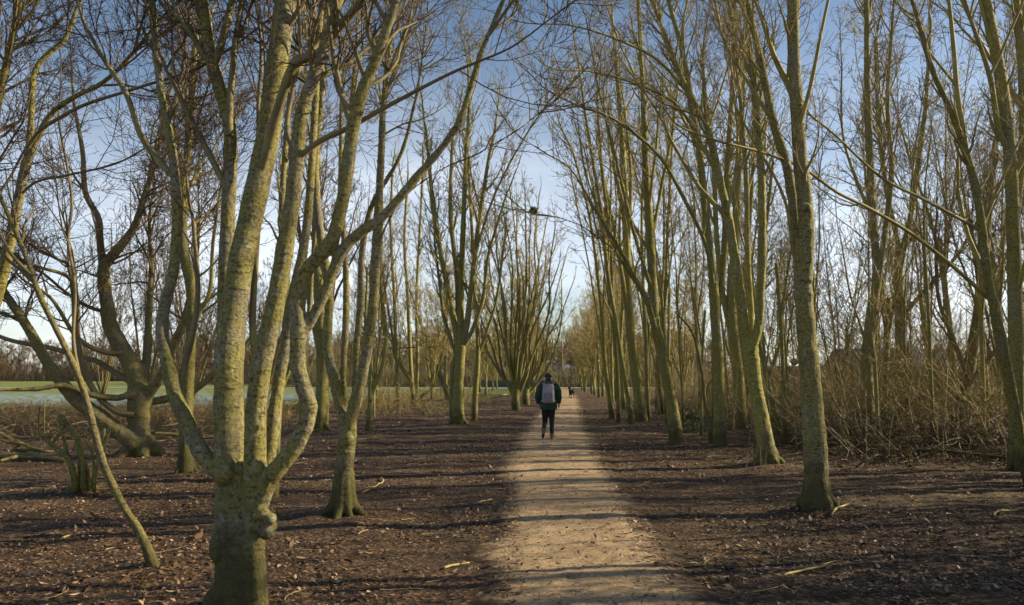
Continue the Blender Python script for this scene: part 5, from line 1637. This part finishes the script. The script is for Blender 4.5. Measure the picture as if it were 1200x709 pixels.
poly_tube(b, [(0, -.38, .62), (0, -.48, .70), (0, -.53, .80), (0, -.50, .90)], [.035, .032, .03, .02], 12, 8)
link('body', blend_mesh(b, 'dog_body', .014, 3), M_DOG, dg_)
t = Soup(); a_ = np.linspace(0, 2 * math.pi, 25)
P = np.stack([.098 * np.cos(a_), .36 + .085 * np.sin(a_), .715 - .03 * np.sin(a_)], -1)
t.tube(P[None], np.full((1, 25), .013), 8); link('collar', t.mesh('collar'), plain('collar_red', (.25, .03, .03)), dg_)

# ------------------------------------------------------------------ light
SUN_AZ = math.radians(11)      # ahead of square-on to the right
SUN_EL = math.radians(23.5)
sd = Vector((math.cos(SUN_AZ) * math.cos(SUN_EL), math.sin(SUN_AZ) * math.cos(SUN_EL), math.sin(SUN_EL)))
sun = bpy.data.lights.new('sun', 'SUN')
sun.energy = 5.0
sun.angle = math.radians(.53)
sun.color = (1.0, .83, .54)
so = bpy.data.objects.new('sun', sun)
so.rotation_euler = (-sd).to_track_quat('-Z', 'Y').to_euler()
COL.objects.link(so)

w = bpy.data.worlds.new('World')
SC.world = w
w.use_nodes = True
nt = w.node_tree
bg = nt.nodes['Background']
sky = nt.nodes.new('ShaderNodeTexSky')
sky.sky_type = 'NISHITA'
sky.sun_disc = False
sky.sun_elevation = SUN_EL
sky.sun_rotation = math.pi / 2 - SUN_AZ
sky.altitude = 50
sky.air_density = 1.0
sky.dust_density = .6
sky.ozone_density = 1.6
# thin high cloud
tc = nt.nodes.new('ShaderNodeTexCoord')
mp = nt.nodes.new('ShaderNodeMapping'); mp.inputs['Scale'].default_value = (.9, 1.0, 2.6)
nt.links.new(tc.outputs['Generated'], mp.inputs['Vector'])
nz = nt.nodes.new('ShaderNodeTexNoise'); nz.inputs['Scale'].default_value = 2.1; nz.inputs['Detail'].default_value = 7; nz.inputs['Roughness'].default_value = .58
nt.links.new(mp.outputs['Vector'], nz.inputs['Vector'])
rp = nt.nodes.new('ShaderNodeValToRGB')
rp.color_ramp.elements[0].position = .30; rp.color_ramp.elements[0].color = (0, 0, 0, 1)
rp.color_ramp.elements[1].position = .75; rp.color_ramp.elements[1].color = (.85, .85, .85, 1)
nt.links.new(nz.outputs['Fac'], rp.inputs['Fac'])
mx = nt.nodes.new('ShaderNodeMix'); mx.data_type = 'RGBA'
sx = nt.nodes.new('ShaderNodeSeparateXYZ'); nt.links.new(tc.outputs['Generated'], sx.inputs[0])
mr = nt.nodes.new('ShaderNodeMapRange'); mr.interpolation_type = 'SMOOTHSTEP'
mr.inputs['From Min'].default_value = .45; mr.inputs['From Max'].default_value = .12
nt.links.new(sx.outputs['Z'], mr.inputs['Value'])
ml = nt.nodes.new('ShaderNodeMath'); ml.operation = 'MULTIPLY'
nt.links.new(rp.outputs['Color'], ml.inputs[0]); nt.links.new(mr.outputs['Result'], ml.inputs[1])
nt.links.new(ml.outputs[0], mx.inputs[0])
nt.links.new(sky.outputs['Color'], mx.inputs[6])
mx.inputs[7].default_value = (11.0, 11.2, 11.9, 1)
nt.links.new(mx.outputs[2], bg.inputs['Color'])
bg.inputs['Strength'].default_value = .066

vs = SC.view_settings
vs.view_transform = 'Standard'
vs.look = 'None'
vs.exposure = 1.0
vs.gamma = 1.0
SC.cycles.max_bounces = 5
SC.cycles.diffuse_bounces = 3
SC.cycles.use_adaptive_sampling = True
SC.cycles.adaptive_threshold = .02
